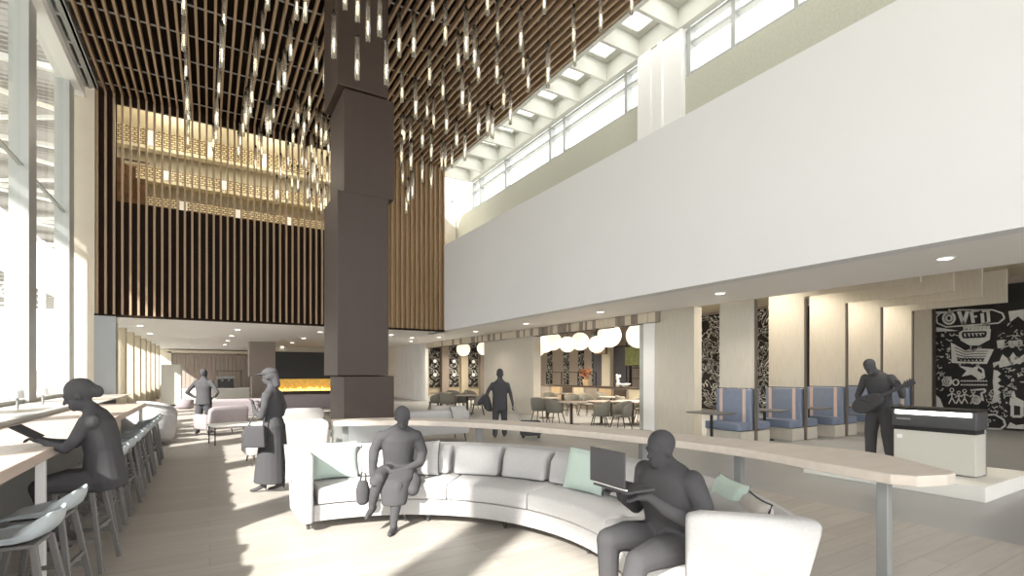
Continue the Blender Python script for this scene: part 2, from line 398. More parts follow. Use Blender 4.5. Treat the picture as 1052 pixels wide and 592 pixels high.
MB().cone((-.5, .02, 2.27), (.5, .02, 2.27), .03, .03).build('rod', 'legbrown', t)

# ------------------------------------------------ left glazing wall
struct('wall_left_sill', MB().box(XW-.15, XW+.1, -13, 44, 0, 1.0), 'mullion')
for n, (y0, y1) in enumerate(((-13, 3.6), (3.6, 7.3), (7.3, 11), (11, 14.75), (14.75, 18.4), (18.4, 19.3))):
    o = struct('window_%d' % (n+3), MB().box(XW-.02, XW, y0, y1, 1.0, ZC), 'glass')
    f = MB().box(XW-.07, XW+.05, y0, y1, 1.0, 1.1).box(XW-.07, XW+.05, y0, y1, ZC-.1, ZC)
    f.box(XW-.05, XW+.03, y0, y1, 6.1, 6.14)
    f.build('window_frame', 'mullion', o)
for y in (-12.9, -8.7, -4.3, -.05, 3.6, 7.3, 11.0, 14.75, 18.4):
    struct('trim_mullion', MB().box(XW-.2, XW+.12, y-.15, y+.42, 0, ZC), 'mullion')
struct('wall_end_panel', MB().box(-3.55, -2.93, YB+.02, YB+.12, 0, ZC+.2), 'cream')
struct('wall_end_post', MB().box(-2.93, -2.42, YB-.1, YB+.2, 0, ZS), 'greymetal')
for i, y in enumerate((22.0, 24.2, 26.6, 29.0, 31.4, 33.8, 36.4, 39.4)):
    tag(MB().box(-3.15, -2.78, y, y+.5, 0, ZS).build('wall_fin', 'beige', bevel=.01), 'upright beige fins along the side of the low room past the bar', 'wall fin', 'upright fins beyond the bar')
struct('wall_left_far', MB().box(-3.6, -3.5, YB+.2, 44, 0, 1.0), 'cream')
struct('wall_back', MB().box(-3.6, 21, 44, 44.3, 0, ZS+1.1), 'cream')

# ------------------------------------------------ exterior canopy
cn = thing('station_canopy', 'white corrugated canopy roof with pale trusses outside the tall windows', 'canopy', (0, 0, 0))
def corrugated(x0, x1, y0, y1, z, p=.32, h=.07):
    vs = []; fs = []; n = int((y1-y0)/p*2)
    for k in range(n+1):
        y = y0+k*p/2; zz = z+(h if k % 2 else 0); vs += [(x0, y, zz), (x1, y, zz)]
        if k: fs.append((2*k-2, 2*k-1, 2*k+1, 2*k))
    return MB().add(vs, fs)
corrugated(-9.6, -3.8, -14, 70, 10.5).build('roof_sheet', 'rib', cn)
sh = thing('train_shed', 'pale corrugated shed roof with lattice trusses farther outside the windows', 'shed', (0, 0, 0))
corrugated(-36, -15, -8, 90, 10.2).build('roof_sheet', 'rib', sh)
for k in range(10):
    y = 8+k*7
    t_ = MB().bar((-36, y, 8.8), (-15, y, 8.8), .22).bar((-36, y, 10.0), (-15, y, 10.0), .22)
    for j in range(10):
        x = -36+j*2.1; t_.bar((x, y, 8.8), (x+1.05, y, 10.0), .14).bar((x+1.05, y, 10.0), (x+2.1, y, 8.8), .14)
    t_.build('truss', 'white', sh)
    MB().box(-15.3, -15, y-.15, y+.15, -.25, 10.2).build('column', 'white', sh)
for k in range(8):
    y = 6+k*6.5
    t_ = MB().bar((-9.6, y, 10.35), (-3.8, y, 10.35), .16).bar((-9.6, y, 10.3), (-3.8, y+3.2, 10.35), .12).bar((-9.6, y+6.5, 10.3), (-3.8, y+3.2, 10.35), .12)
    t_.build('brace', 'white', cn)
    MB().box(-9.75, -9.45, y-.15, y+.15, -.25, 10.5).build('column', 'white', cn)
MB().bar((-9.6, -8, 10.3), (-9.6, 60, 10.3), .2).build('edge_beam', 'white', cn)
tag(MB().box(-12.6, -12.5, 10, 80, -.25, 1.9).build('platform_railing', mat('hazy_grey', srgb(205, 203, 198), .8, var=.05)), 'pale low hoarding outside beyond the bar windows', 'hoarding')

# ================================================================== CENTRAL COLUMN
co = thing('clad_column', 'tall dark brown metal-clad column in four stacked stepped tiers', 'column', (2.3, 10.3, 0))
for (z0, z1, dx, dy) in ((.62, 1.6, 0, 0), (1.6, 5.28, -.14, -.06), (5.28, 7.36, 0, 0), (7.36, ZC+.3, -.14, -.06)):
    MB().box(dx, dx+1.02, dy, dy+1.35, z0+.01, z1).build('cladding_tier', 'bronze', co, bevel=.012)
o = MB().box(.02, 1.0, .02, 1.3, 0, .63).build('plinth', 'greymetal', co)
c2 = thing('far_column', 'smaller taupe stepped column in the low room behind the standing woman', 'column', (2.0, 31.3, 0))
MB().box(-.12, 1.2, 0, 1.2, 1.45, ZS).build('upper_cladding', 'taupe', c2, bevel=.01)
MB().box(.02, 1.25, .05, 1.2, 0, 1.45).build('lower_cladding', 'taupe', c2, bevel=.01)

# ================================================================== LOW ROOM AT THE BACK
wl = thing('panelled_wall', 'taupe vertically boarded wall recess framed in cream at the end of the low room', 'wall panelling', (-2.9, 43.6, 0))
b = MB()
for i in range(26): b.box(.6+i*.27, .6+i*.27+.25, 0, .1, .2, 3.05)
b.build('boarding', 'taupe', wl)
MB().box(.3, .55, -.1, .3, 0, 3.2).box(7.7, 7.95, -.1, .3, 0, 3.2).box(.3, 7.95, -.1, .3, 3.1, 3.3).build('frame', 'cream', wl)
kc = thing('tall_cabinet', 'tall pale grey cupboard at the left end of the far counter', 'cabinet', (-2.05, 30.0, 0))
MB().box(0, .85, 0, .6, .08, 2.07).build('body', 'laminate', kc, bevel=.008)
MB().box(.03, .82, -.025, 0, .1, 2.04).build('door', 'laminate', kc, bevel=.004)
MB().box(.02, .83, .04, .58, 0, .08).build('plinth', 'darkgrey', kc)
kl = thing('low_counter', 'long low pale grey counter unit with flat doors in the far corner', 'counter', (-1.18, 30.0, 0))
MB().box(0, 3.0, 0, .6, .08, .82).build('body', 'laminate', kl)
MB().box(-.01, 3.02, -.04, .62, .82, .86).build('worktop', 'white', kl, bevel=.005)
for i in range(5): MB().box(.01+i*.6, .59+i*.6, -.025, 0, .1, .8).build('door', 'laminate', kl, bevel=.004)
MB().box(.02, 2.98, .04, .58, 0, .08).build('plinth', 'darkgrey', kl)
cm = thing('coffee_machine', 'dark and chrome coffee machine on the far low counter', 'coffee machine', (.35, 30.1, .86))
MB().box(0, .75, 0, .45, .0, .12).box(0, .75, .2, .45, .12, .5).build('body', 'darkgrey', cm, bevel=.02)
MB().box(-.02, .77, -.03, .47, .48, .62).build('hood', 'greymetal', cm, bevel=.02)
for i in range(2): MB().cone((.22+i*.3, .08, .36), (.22+i*.3, .08, .48), .045, .05).build('brew_head', 'greymetal', cm)
sl = thing('wall_shelf', 'thin dark floating shelf above the coffee machine', 'shelf', (.3, 30.3, 1.75))
MB().box(0, 1.2, 0, .25, 0, .03).build('board', 'black', sl)
MB().box(1.14, 1.17, .2, .23, -.85, 0).box(.03, .06, .2, .23, -.25, 0).build('bracket', 'black', sl)
# fireplace wall
fw = thing('fireplace', 'long linear fireplace with yellow flames under a black panel', 'fireplace', (4.0, 36.0, 0))
ZF = ZS-.01
MB().box(-1.0, 6.5, 0, .4, 1.25, 3.05).build('black_panel', mat('black_glass_panel', srgb(46, 46, 44), .4, var=.05), fw)
MB().box(-1.5, 6.6, .1, .5, 3.05, ZF).build('header', 'cream', fw)
MB().box(-1.0, 6.5, 0, .4, 0, .45).build('hearth', 'legbrown', fw)
MB().box(-1.0, 6.5, .35, .4, .45, 1.25).build('glow_back', 'amber', fw)
MB().box(-1.5, -1.0, 0, .5, 0, 3.05).build('side_panel', 'bronze', fw)
b = MB()
for i in range(46):
    x = -.8+i*.155; h = random.uniform(.14, .3)
    b.loft([[Vector((x+r*math.cos(a), .2+r*math.sin(a), .45+z)) for a in [q*PI/3 for q in range(6)]] for r, z in ((.05, 0), (.075, h*.3), (.045, h*.65), (.008, h))])
fl = b.build('flames', 'flame', fw); fl['kind'] = 'stuff'
# ribbed white wall beyond the dining room
b = MB()
for i in range(54): b.box(XD-.06, XD+.04, 27.7+i*.3, 27.7+i*.3+.19, 0, ZS)
struct('wall_ribbed', b.box(XD, XD+.12, 27.7, 44, 0, ZS), 'white')

# ================================================================== DINING SIDE
# wood pier between the two openings, white posts, frieze of upright blocks
pr = thing('wood_pier', 'broad pale oak pier behind the walking man with a suitcase', 'pier', (XD, 16.35, 0))
MB().box(0, .35, 0, 2.15, 0, ZS-.02).build('front_panel', 'wood', pr, bevel=.01)
MB().box(.015, .35, 2.16, 4.15, 0, ZS-.02).build('rear_panel', 'wood', pr, bevel=.01)
st = thing('white_post', 'narrow white post left of the first oak divider', 'post', (XD, 10.1, 0))
MB().box(-.01, .3, .02, .45, 0, 3.1).build('shaft', 'white', st, bevel=.02)
MB().box(.02, .3, .46, .62, 0, 3.1).build('fillet', 'mullion', st)
fz = thing('block_frieze', 'frieze of cream and grey upright blocks under the soffit of the dining room', 'frieze', (XD, 9.9, 3.1))
fa, fb_ = MB(), MB(); y = 0
while y < 17.8:
    w_ = random.uniform(.08, .22)
    (fa if random.random() < .7 else fb_).box(-.02-random.random()*.05, .12, y, y+w_-.012, random.uniform(0, .02), .29)
    y += w_
a_ = fa.build('cream_blocks', 'cream', fz); b_ = fb_.build('grey_blocks', 'taupe', fz)
a_['kind'] = 'stuff'; b_['kind'] = 'stuff'
MB().box(.0, .13, 0, 17.8, -.02, -.002).build('rail', 'legbrown', fz)
# booth dividers
XB = [10.95, 12.65, 14.35, 16.1, 17.85]
g_ = thing('oak_panel', 'narrow oak wall panel at the left edge of the large chalk mural', 'wall panel', (19.3, 6.62, 0))
MB().box(0, .14, 0, 1.1, .05, 4.3).build('board', 'wood', g_, bevel=.005)
MB().box(-.01, .15, -.05, 0, 0, 4.3).build('edge', 'legbrown', g_)
YN = [7.1, 6.88, 6.74, 6.66, 6.58]
struct('wall_panel', MB().box(XD, XD+.3, 8.76, 10.1, 0, ZS), 'wood')
where = ['nearest the first oak wall panel', 'second from the white post', 'third from the white post', 'fourth, left of the guitar player', 'hidden partly behind the guitar player']
for i, (x, y0) in enumerate(zip(XB, YN)):
    top = ZS-.01 if i == 0 else 4.39
    t = thing('booth_divider', 'tall pale oak booth divider, '+where[i], 'divider', (x, y0, 0))
    if i == 0:
        MB().box(0, .075, .04, .98, 1.3, top).build('panel', 'wood', t, bevel=.005)
    else:
        zh = 3.51
        MB().prism([(0, 0), (.12, 0), (.12, .01), (0, .01)], 0, .001)
        P = [(.04-(y0-4.5), 4.39), (.04-(y0-4.5), zh if i > 1 else 3.56), (.04, zh if i > 1 else 3.56), (.04, 1.3), (.96, 1.3), (.96, 4.39)]
        n = len(P); m_ = MB()
        m_.add([(0, a, b) for a, b in P]+[(.075, a, b) for a, b in P], [tuple(range(n)), tuple(range(2*n-1, n-1, -1))]+[(i_, n+i_, n+(i_+1) % n, (i_+1) % n) for i_ in range(n)])
        m_.build('panel', 'wood', t, bevel=.004)
    MB().box(.0, .075, .0, .04, 0, top if i == 0 else 3.5).build('edge_post', 'edge', t)
    # double bench with padded back
    MB().box(-.5, .62, .04, .98, 0, .3).build('bench_base', 'wood', t, bevel=.005)
    MB().box(-.56, -.12, .06, .98, .31, .5).build('seat', 'blue', t, bevel=.03, seg=3)
    MB().box(.24, .68, .06, .98, .31, .5).build('seat', 'blue', t, bevel=.03, seg=3)
    MB().box(-.12, -.0, .06, .98, .31, 1.28).build('back_cushion', 'blue', t, bevel=.03, seg=3)
    MB().box(.12, .24, .06, .98, .31, 1.28).build('back_cushion', 'blue', t, bevel=.03, seg=3)
    for yy in (.18, .8):
        MB().box(-.13, -.115, yy, yy+.08, .5, 1.285).build('strap', 'pink', t)
for i, (x, y) in enumerate(((9.95, 7.55), (11.85, 7.45), (13.55, 7.3), (15.25, 7.2), (17.0, 7.1))):
    t = thing('booth_table', 'thin grey booth table on a single stem, '+('leftmost, beside the oak wall panel', 'between the first and second dividers', 'between the second and third dividers', 'just left of the guitar player', 'behind the guitar player')[i], 'table', (x, y, 0))
    MB().box(-.33, .33, -.45, .45, .72, .755).build('tabletop', 'stoolgrey', t, bevel=.01)
    MB().cone((0, 0, .02), (0, 0, .72), .035, .035).build('stem', 'black', t)
    MB().cone((0, 0, 0), (0, 0, .02), .22, .2, 20).build('base', 'black', t)
# mural wall
XM = 19.5
struct('wall_far_right', MB().box(XM+.06, XM+.3, -13, 44, 0, 4.4), 'taupe')
mu = thing('chalk_mural', 'large black chalkboard mural covered in white doodles behind the stage', 'mural', (XM, 0, 0))
MB().box(0, .05, 2.0, 12.0, .03, 4.2).build('board', 'board', mu)
class Chalk:
    def __init__(s): s.m = MB()
    def p(s, px, py):
        v = onX(px, py, XM); return Vector((0, v.y, v.z))
    def line(s, pts, w=.03, closed=False):
        P = [s.p(*q) for q in pts]
        if closed: P.append(P[0])
        for a, b in zip(P, P[1:]):
            if (b-a).length > 1e-4:
                s.m.bar(a+Vector((-.004, 0, 0)), b+Vector((-.004, 0, 0)), w, .006, up=(1, 0, 0))
    def fill(s, pts):
        P = [s.p(*q) for q in pts]; n = len(P)
        s.m.add([v+Vector((-.006, 0, 0)) for v in P]+[v+Vector((.0, 0, 0)) for v in P], [tuple(range(n)), tuple(range(2*n-1, n-1, -1))]+[(i, n+i, n+(i+1) % n, (i+1) % n) for i in range(n)])
    def circ(s, cx, cy, r, w=.03, ry=None):
        s.line([(cx+r*math.cos(t*PI/6), cy+(ry or r)*math.sin(t*PI/6)) for t in range(12)], w, True)
    def man(s, x, y, h):
        s.circ(x, y-h*.88, h*.12, .025)
        s.line([(x, y-h*.75), (x, y-h*.4), (x-h*.2, y)]); s.line([(x, y-h*.4), (x+h*.22, y-h*.02)])
        s.line([(x-h*.28, y-h*.5), (x, y-h*.68), (x+h*.28, y-h*.55)])
def mural_tag():
    c = Chalk()
    # skateboard shape with big letters
    c.fill([(960, 326), (962, 323), (975, 320), (960, 320)]); c.fill([(960, 336), (960, 341), (985, 340), (967, 337)])
    c.line([(966, 322), (985, 318.5), (1020, 318.5), (1030, 322), (1032, 327), (1026, 332), (1000, 334), (972, 336), (963, 332), (962, 326)], .04, True)
    c.circ(975, 327, 6, .06); c.circ(975, 327, 3, .05); c.line([(975, 318), (977, 322)], .05)
    c.line([(985, 320), (990, 333), (994, 320)], .09); c.line([(998, 320), (1000, 332)], .08); c.line([(998, 320), (1006, 319)], .06); c.line([(999, 326), (1004, 325)], .06)
    c.line([(1009, 322), (1010, 333), (1016, 332)], .08); c.line([(1009, 320), (1015, 319), (1016, 331)], .07)
    # caption blocks
    for k, x in enumerate((990, 994, 998, 1002, 1006, 1010, 1014)): c.line([(x, 335), (x+.6, 338.5), (x+2.4, 337.5), (x+2, 334.6)], .035)
    c.fill([(985, 342), (990, 339), (1018, 338), (1017, 349), (1006, 355), (996, 355), (987, 350)])
    # folded paper boat
    c.fill([(977, 352), (993, 361), (999, 359), (1000, 362), (1004, 358), (1021, 359), (1014, 374), (978, 373)])
    # rabbit-like squiggle
    c.fill([(985, 376), (1000, 378), (1006, 374), (1004, 381), (1011, 385), (1006, 390), (998, 385), (988, 387), (993, 381)])
    c.line([(1004, 376), (1010, 380), (1011, 388), (1004, 390)], .05)
    for r in (2, 4, 6): c.circ(975-r*.3, 392, r*.8, .03)
    c.circ(982, 393, 3, .04)
    for y in (392, 396):
        x = 987
        while x < 1014: c.line([(x, y), (x+1.1, y-1.2), (x+2, y+.3)], .025); x += 2.8
    for x, h in ((978, 16), (985, 13), (991, 15), (1000, 14)): c.man(x, 415, h)
    c.circ(1003, 411, 4, .05); c.circ(1003, 411, 1.6, .05); c.line([(997, 401), (1012, 400), (1012, 403), (1008, 404), (1010, 412)], .05)
    D = MB()
    def dline(pts, w):
        Q_ = [c.p(*q) for q in pts]
        for a, b in zip(Q_, Q_[1:]): D.bar(a+Vector((-.012, 0, 0)), b+Vector((-.012, 0, 0)), w, .006, up=(1, 0, 0))
    dline([(989, 342), (1013, 341), (1012, 346), (990, 347), (989, 342)], .05)
    for x in (993, 997, 1001, 1005, 1009): dline([(x, 343), (x+1.5, 346)], .05)
    for k in range(5): dline([(981+k*.6, 357+k*3.4), (992, 362+k*2.4), (999, 361+k*2.6), (1015-k, 361+k*2.6)], .02)
    for x in range(984, 1012, 4): dline([(x, 368), (x+1.5, 371), (x+3, 368)], .03)
    D.build('chalkboard_lettering', 'board', mu)['kind'] = 'stuff'
    # jagged torn column
    P = [(1021, 378), (1026, 374), (1027, 378), (1052, 372), (1052, 364), (1046, 369), (1041, 362), (1036, 369), (1030, 364), (1027, 371), (1020, 373)]
    c.fill(P)
    Q = [(1021, 380)]+[(1026 + (2.5 if k % 2 else -1), 381+k*3.2) for k in range(11)]+[(1019, 415), (1021, 404), (1020, 392)]
    c.fill(Q)
    c.line([(1034, 376), (1037, 368), (1040, 375), (1044, 367), (1048, 374)], .07)
    c.line([(1038, 350), (1038, 356), (1042, 356), (1042, 350)], .07); c.line([(1045, 356), (1045, 350), (1049, 350), (1049, 356)], .06)
    c.fill([(1024, 350), (1032, 349), (1032, 358), (1025, 358)])
    # house and figure, right
    c.line([(1036, 404), (1040, 402), (1042, 409), (1052, 414)], .08); c.fill([(1038, 408), (1052, 415), (1052, 418), (1037, 416)]); c.line([(1040, 416), (1040, 428), (1050, 428), (1050, 417)], .07)
    # bottom skateboard
    c.line([(1008, 427), (1022, 426), (1031, 431), (1033, 437), (1028, 441), (1008, 440)], .05); c.line([(1010, 428), (1011, 438), (1014, 437)], .1); c.line([(1013, 428), (1014, 438)], .08)
    c.fill([(1034, 440), (1052, 441), (1052, 436), (1044, 437), (1038, 434)])
    c.fill([(960, 404), (966, 410), (970, 420), (960, 420)]); c.fill([(1036, 320), (1052, 318), (1052, 330), (1046, 325), (1038, 331)])
    random.seed(21)
    for k in range(190):      # small marks
        x, y = random.choice(((random.uniform(960, 976), random.uniform(344, 402)), (random.uniform(1024, 1051), random.uniform(333, 360)), (random.uniform(1030, 1051), random.uniform(379, 402)), (random.uniform(972, 1008), random.uniform(338, 375)), (random.uniform(1012, 1035), random.uniform(404, 432))))
        q = [(x, y)]
        for _ in range(random.randint(3, 6)):
            q.append((q[-1][0]+random.uniform(-1.5, 1.9), q[-1][1]+random.uniform(-1.4, 1.4)))
        c.line(q, random.choice((.014, .02, .03)))
    c.m.build('chalk_drawing', 'chalk', mu)['kind'] = 'stuff'
mural_tag()
m2 = thing('graffiti_mural', 'black and white graffiti wall panel glimpsed between the oak booth dividers', 'wall panel', (XM, 12.0, 0))
MB().box(0, .05, 0, 5.0, .03, 4.3).build('panel', 'graffiti', m2)
# far dining wall: pilasters and graffiti strips, end wall
struct('wall_dining_end', MB().box(XD+.2, 21, 34, 34.3, 0, 4.4), 'beige')
for k, x in enumerate((13.9, 15.4, 17.0, 18.6)):
    t = thing('graffiti_strip', 'tall black and white graffiti strip on the end wall of the dining room', 'wall panel', (x, 33.9, 0), group='graffiti strips on the dining end wall')
    MB().box(-.45, .45, 0, .06, .6, 3.9).build('panel', 'graffiti', t)
    for z in (1.5, 2.5): MB().ell((0, -.1, z), .12).build('globe', 'globe', t)
for k, x in enumerate((13.1, 14.65, 16.2, 17.8)):
    tag(MB().box(x-.28, x+.28, 33.6, 33.99, 0, 4.2).build('pilaster', 'taupe' if k % 2 else 'beige', bevel=.02), 'plain brown pilaster between graffiti strips on the dining end wall', 'pilaster', 'pilasters on the dining end wall')
for k, y in enumerate((27.2, 25.4, 23.9, 22.6)):
    t = thing('graffiti_strip', 'narrow black and white graffiti strip between beige wall panels behind the dining tables', 'wall panel', (XM, y, 0), group='graffiti strips behind the dining tables')
    MB().box(-.02, .05, 0, .5, .8, 4.0).build('panel', 'graffiti', t)
struct('trim_4', MB().box(XM-.3, XM+.05, 21.2, 21.9, 0, 4.4), 'cream')
bd = thing('slate_board', 'large dark grey board on the far dining wall below the globes', 'board', (XM-.02, 16.9+.0, 1.0))
p0 = onX(647, 360, XM).y; p1 = onX(610, 360, XM).y
bd.location = (XM-.04, p0, .9)
MB().box(0, .06, 0, p1-p0, 0, 2.2).build('panel', 'carpet', bd)
MB().box(-.01, .05, -.05, 0, -.05, 2.25).box(-.01, .05, p1-p0, p1-p0+.05, -.05, 2.25).box(-.01, .05, 0, p1-p0, 2.2, 2.25).box(-.01, .05, 0, p1-p0, -.05, 0).build('frame', 'black', bd)
sv = thing('black_shelving', 'open black metal shelving beside the green picture in the dining room', 'shelving', (XM-.6, onX(655, 380, XM-.6).y-1.2, 0))
for x in (0, .35):
    for y in (0, 1.0, 2.0): MB().box(x-.02, x+.02, y-.02, y+.02, 0, 3.3).build('upright', 'black', sv)
for z in (.8, 1.35, 1.9, 2.5, 3.1): MB().box(-.02, .37, -.02, 2.02, z, z+.03).build('shelf', 'black', sv)
for (px, py, w_, h_, m_, lab) in ((650, 366, 1.0, .95, 'green', 'small green leafy picture above the dining room shelves'), (571+50, 343, 1.0, .6, 'tan', 'tan block hanging high on the dining wall, right of the globes'), (617, 359, .9, .5, 'tan', 'tan block hanging below the lit globes'), (655, 350, .7, .5, 'tan', 'small tan block right of the green picture')):
    v = onX(px, py, XM-.8)
    pc = thing('wall_box' if m_ == 'tan' else 'picture', lab, 'wall box' if m_ == 'tan' else 'picture', v)
    MB().box(-.06, .06, -w_/2, w_/2, -h_/2, h_/2).build('panel', m_, pc, bevel=.01)
    MB().box(-.02, .08, -w_/2-.03, w_/2+.03, h_/2, h_/2+.03).box(-.02, .08, -w_/2-.03, w_/2+.03, -h_/2-.03, -h_/2).box(-.02, .08, -w_/2-.03, -w_/2, -h_/2, h_/2).box(-.02, .08, w_/2, w_/2+.03, -h_/2, h_/2).build('frame', 'legbrown', pc)
    for s_ in (-1, 1): MB().cone((0, s_*w_*.4, h_/2+.03), (0, s_*w_*.4, 4.4-v.z), .01, .01).build('hanger', 'black', pc)
# servery counter
sc = thing('servery', 'long timber-fronted serving counter behind the dining tables', 'counter', (14.6, 0, 0))
ys0 = onX(662, 400, 14.6).y; ys1 = onX(556, 400, 14.6).y
sc.location = (14.6, ys0, 0)
L = ys1-ys0
MB().box(0, .6, 0, L, 0, 1.02).build('body', 'taupe', sc)
MB().box(-.05, .65, -.03, L+.03, 1.02, 1.07).build('worktop', 'legbrown', sc, bevel=.005)
for i in range(8):
    MB().box(-.04, 0, .1+i*L/8, .1+(i+.8)*L/8, .35, .98).build('front_panel', ('beige', 'legbrown', 'tan', 'taupe')[i % 4], sc, bevel=.005)
hr = thing('black_handrail', 'thin black rail frame standing on the serving counter', 'rail', (14.9, ys0+L*.45, 1.07))
for q in range(4): MB().box(-.02, .02, q*L*.18, q*L*.18+.03, 0, .62).build('post', 'black', hr)
MB().box(-.02, .02, 0, L*.54+.03, .6, .63).build('rail', 'black', hr)
pl = thing('potted_plant', 'rust-leaved plant in a tan pot on the serving counter', 'plant', tuple(onX(602, 397, 14.8))[:2]+(1.07,))
MB().cone((0, 0, 0), (0, 0, .3), .12, .18, 14).build('pot', 'tan', pl)
b = MB(); random.seed(3)
for k in range(60):
    d = Vector((random.gauss(0, 1), random.gauss(0, 1), random.gauss(.4, .8))).normalized()
    c = Vector((0, 0, .55))+d*random.uniform(.1, .28); b.ell(c, .07, .02, .05, rot=Quaternion((random.random(), random.random(), random.random(), 1)).normalized().to_matrix(), nu=6, nv=4)
f_ = b.cone((0, 0, .25), (0, 0, .6), .015, .01).build('foliage', 'rust', pl); f_['kind'] = 'stuff'
vs = thing('vase', 'small white vase on the serving counter in front of the dark board', 'vase', tuple(onX(635, 397, 14.8))[:2]+(1.07,))
MB().rings([(0, 0, 0, .06, .06), (0, 0, .1, .1, .1), (0, 0, .22, .05, .05), (0, 0, .3, .07, .07)]).build('body', 'white', vs, smooth=True)
b = MB()
for k in range(14): b.ell((random.uniform(-.1, .1), random.uniform(-.1, .1), random.uniform(.34, .5)), .045, nu=8, nv=5)
b.build('flowers', 'white', vs)['kind'] = 'stuff'
bo = thing('serving_bowl', 'low white bowl on the serving counter right of the vase', 'bowl', tuple(onX(642, 397, 14.8))[:2]+(1.07,))
MB().rings([(0, 0, 0, .08, .08), (0, 0, .03, .1, .1), (0, 0, .14, .26, .26), (0, 0, .15, .24, .24), (0, 0, .05, .09, .09)]).build('body', 'white', bo, smooth=True)

# globes
GL = [(476, 359, 7), (497, 358, 7), (552, 358, 8.4), (560, 354, 8.6), (568, 351, 9.2), (583, 354, 8.2), (596, 351, 9.2), (613, 354, 8.8), (626, 345, 12.2), (656, 345, 12.8), (712, 352, 6.2), (712, 391, 5.5)]
gp = ['hanging alone left of the oak pier', 'half hidden by the left edge of the oak pier', 'leftmost in the middle cluster, touching the oak pier', 'second from the left in the middle cluster', 'largest at the left of the middle cluster', 'lower one left of the middle cluster gap', 'right end of the middle cluster', 'lower one tucked behind the biggest globe', 'biggest globe, over the servery', 'cut by the white post at the right', 'upper of two in the slot beside the first booth', 'lower of two in the slot beside the first booth']
for (px, py, r), lab in zip(GL, gp):
    d = .375*515/r
    if px > 700: d = 22
    v = atd(px, py, d); R = .375 if px < 700 else r*22/515
    if px < 700 and v.x < XD+.5: v = onX(px, py, XD+.5+(1.2 if px in (560, 583) else 0)); R = r*(.5165*v.x+.8563*v.y)/515
    t = thing('globe_pendant', 'round white glowing globe pendant, '+lab, 'pendant lamp', v)
    MB().ell((0, 0, 0), R, nu=28, nv=18).build('globe', 'globe', t, smooth=True)
    MB().cone((0, 0, R-.01), (0, 0, R+.06), .05, .04).build('cap', 'black', t)
    MB().cone((0, 0, R+.05), (0, 0, 4.4-v.z), .008, .008, 6).build('cord', 'black', t)

# dining chairs and tables
def dining_chair(label, group=None):
    t = thing('dining_chair', label, 'chair', group=group)
    MB().ell((0, 0, .44), .25, .25, .05, nu=20, nv=8).build('seat', 'chairgrey', t, smooth=True)
    R = []; n = 17
    for k in range(n):      # curved tub back, ring = thin vertical section
        a = math.radians(-115+230*k/(n-1)); e = abs(k-(n-1)/2)/((n-1)/2)
        h = .86-.2*e**2.2; lo = .40
        cx, cy = math.sin(a), -math.cos(a)
        R.append([Vector((cx*(r_), cy*(r_), z)) for r_, z in ((.235, lo), (.285, lo+.02), (.315, (lo+h)/2), (.32, h-.02), (.30, h), (.275, h-.02), (.255, (lo+h)/2))])
    MB().loft(R).build('backrest', 'chairgrey', t, smooth=True)
    for sx in (-1, 1):
        for sy in (-1, 1):
            MB().cone((sx*.15, sy*.15, .42), (sx*.24, sy*.25, 0), .02, .012, 8).build('leg', 'legbrown', t)
    return t
def dining_table(label, loc, L=.45, W=.45):
    t = thing('dining_table', label, 'table', loc)
    MB().rings([(0, 0, .72, L, W), (0, 0, .73, L+.02, W+.02), (0, 0, .75, L+.02, W+.02), (0, 0, .755, L, W)], 28).build('tabletop', 'taupe', t)
    MB().cone((0, 0, .02), (0, 0, .72), .05, .05, 12).build('stem', 'legbrown', t)
    MB().rings([(0, 0, 0, .3, .3), (0, 0, .02, .28, .28), (0, 0, .035, .05, .05)], 20).build('base', 'legbrown', t)
    return t
def fl(px, py): return onZ(px, py)
def onZ(px, py, Z=0):
    a = (px-526)/515; b = (383-py)/515; d = (Z-1.67)/b
    return Vector((d*(.5165+.8563*a), d*(.8563-.5165*a), Z))
TB = [(587, 437, 'round grey dining table nearest the oak pier, between two pairs of tub chairs', .5), (618, 436, 'round grey dining table behind the two nearest tub chairs', .5), (650, 436, 'round grey dining table cut by the white post', .62), (562, 429.5, 'grey dining table at the right edge of the oak pier', .45), (480, 425, 'dining table in the left opening beside the oak pier', .5), (453, 420.5, 'dining table at the left of the left opening', .5), (628, 428, 'dining table before the middle of the serving counter', .5), (578, 421.5, 'dining table before the left end of the serving counter', .5)]
for px, py, lab, r in TB:
    v = onZ(px, py); dining_table(lab, v, r, r)
ch0 = None
CH = [(616, 441.5, 40, 'grey tub dining chair seen from behind, nearest and largest in the middle opening'),
      (638, 443, 75, 'grey tub dining chair right of the nearest one, by the white post'),
      (555, 434.5, -60, 'grey tub dining chair at the left of the middle opening'),
      (571, 437, -100, 'grey tub dining chair left of the nearest round table'),
      (603, 427, 180, 'grey tub dining chair facing the camera before the serving counter'),
      (641, 431, -140, 'grey tub dining chair behind the near chairs, left of the white post'),
      (588, 427.5, 150, 'grey tub dining chair far side of the left round table'),
      (660, 434, 120, 'grey tub dining chair partly cut off by the white post'),
      (565, 424, 160, 'small far grey tub chair beside the oak pier'),
      (620, 424, 200, 'far grey tub chair backing on to the servery'),
      (446, 424, 60, 'leftmost grey tub chair in the left opening'),
      (460, 425.5, -60, 'second grey tub chair from the left in the left opening'),
      (472, 424, 70, 'third grey tub chair from the left in the left opening'),
      (491, 427, 60, 'grey tub chair closest to the oak pier in the left opening'),
      (466, 420, 180, 'farthest grey tub chair in the left opening'),
      (484, 420, 200, 'far grey tub chair behind the left opening table')]
for px, py, rz, lab in CH:
    v = onZ(px, py)
    if ch0 is None:
        ch0 = dining_chair(lab, 'tub chairs of the dining room'); ch0.location = v; ch0.rotation_euler.z = math.radians(rz)
    else: dup(ch0, v, math.radians(rz), lab)

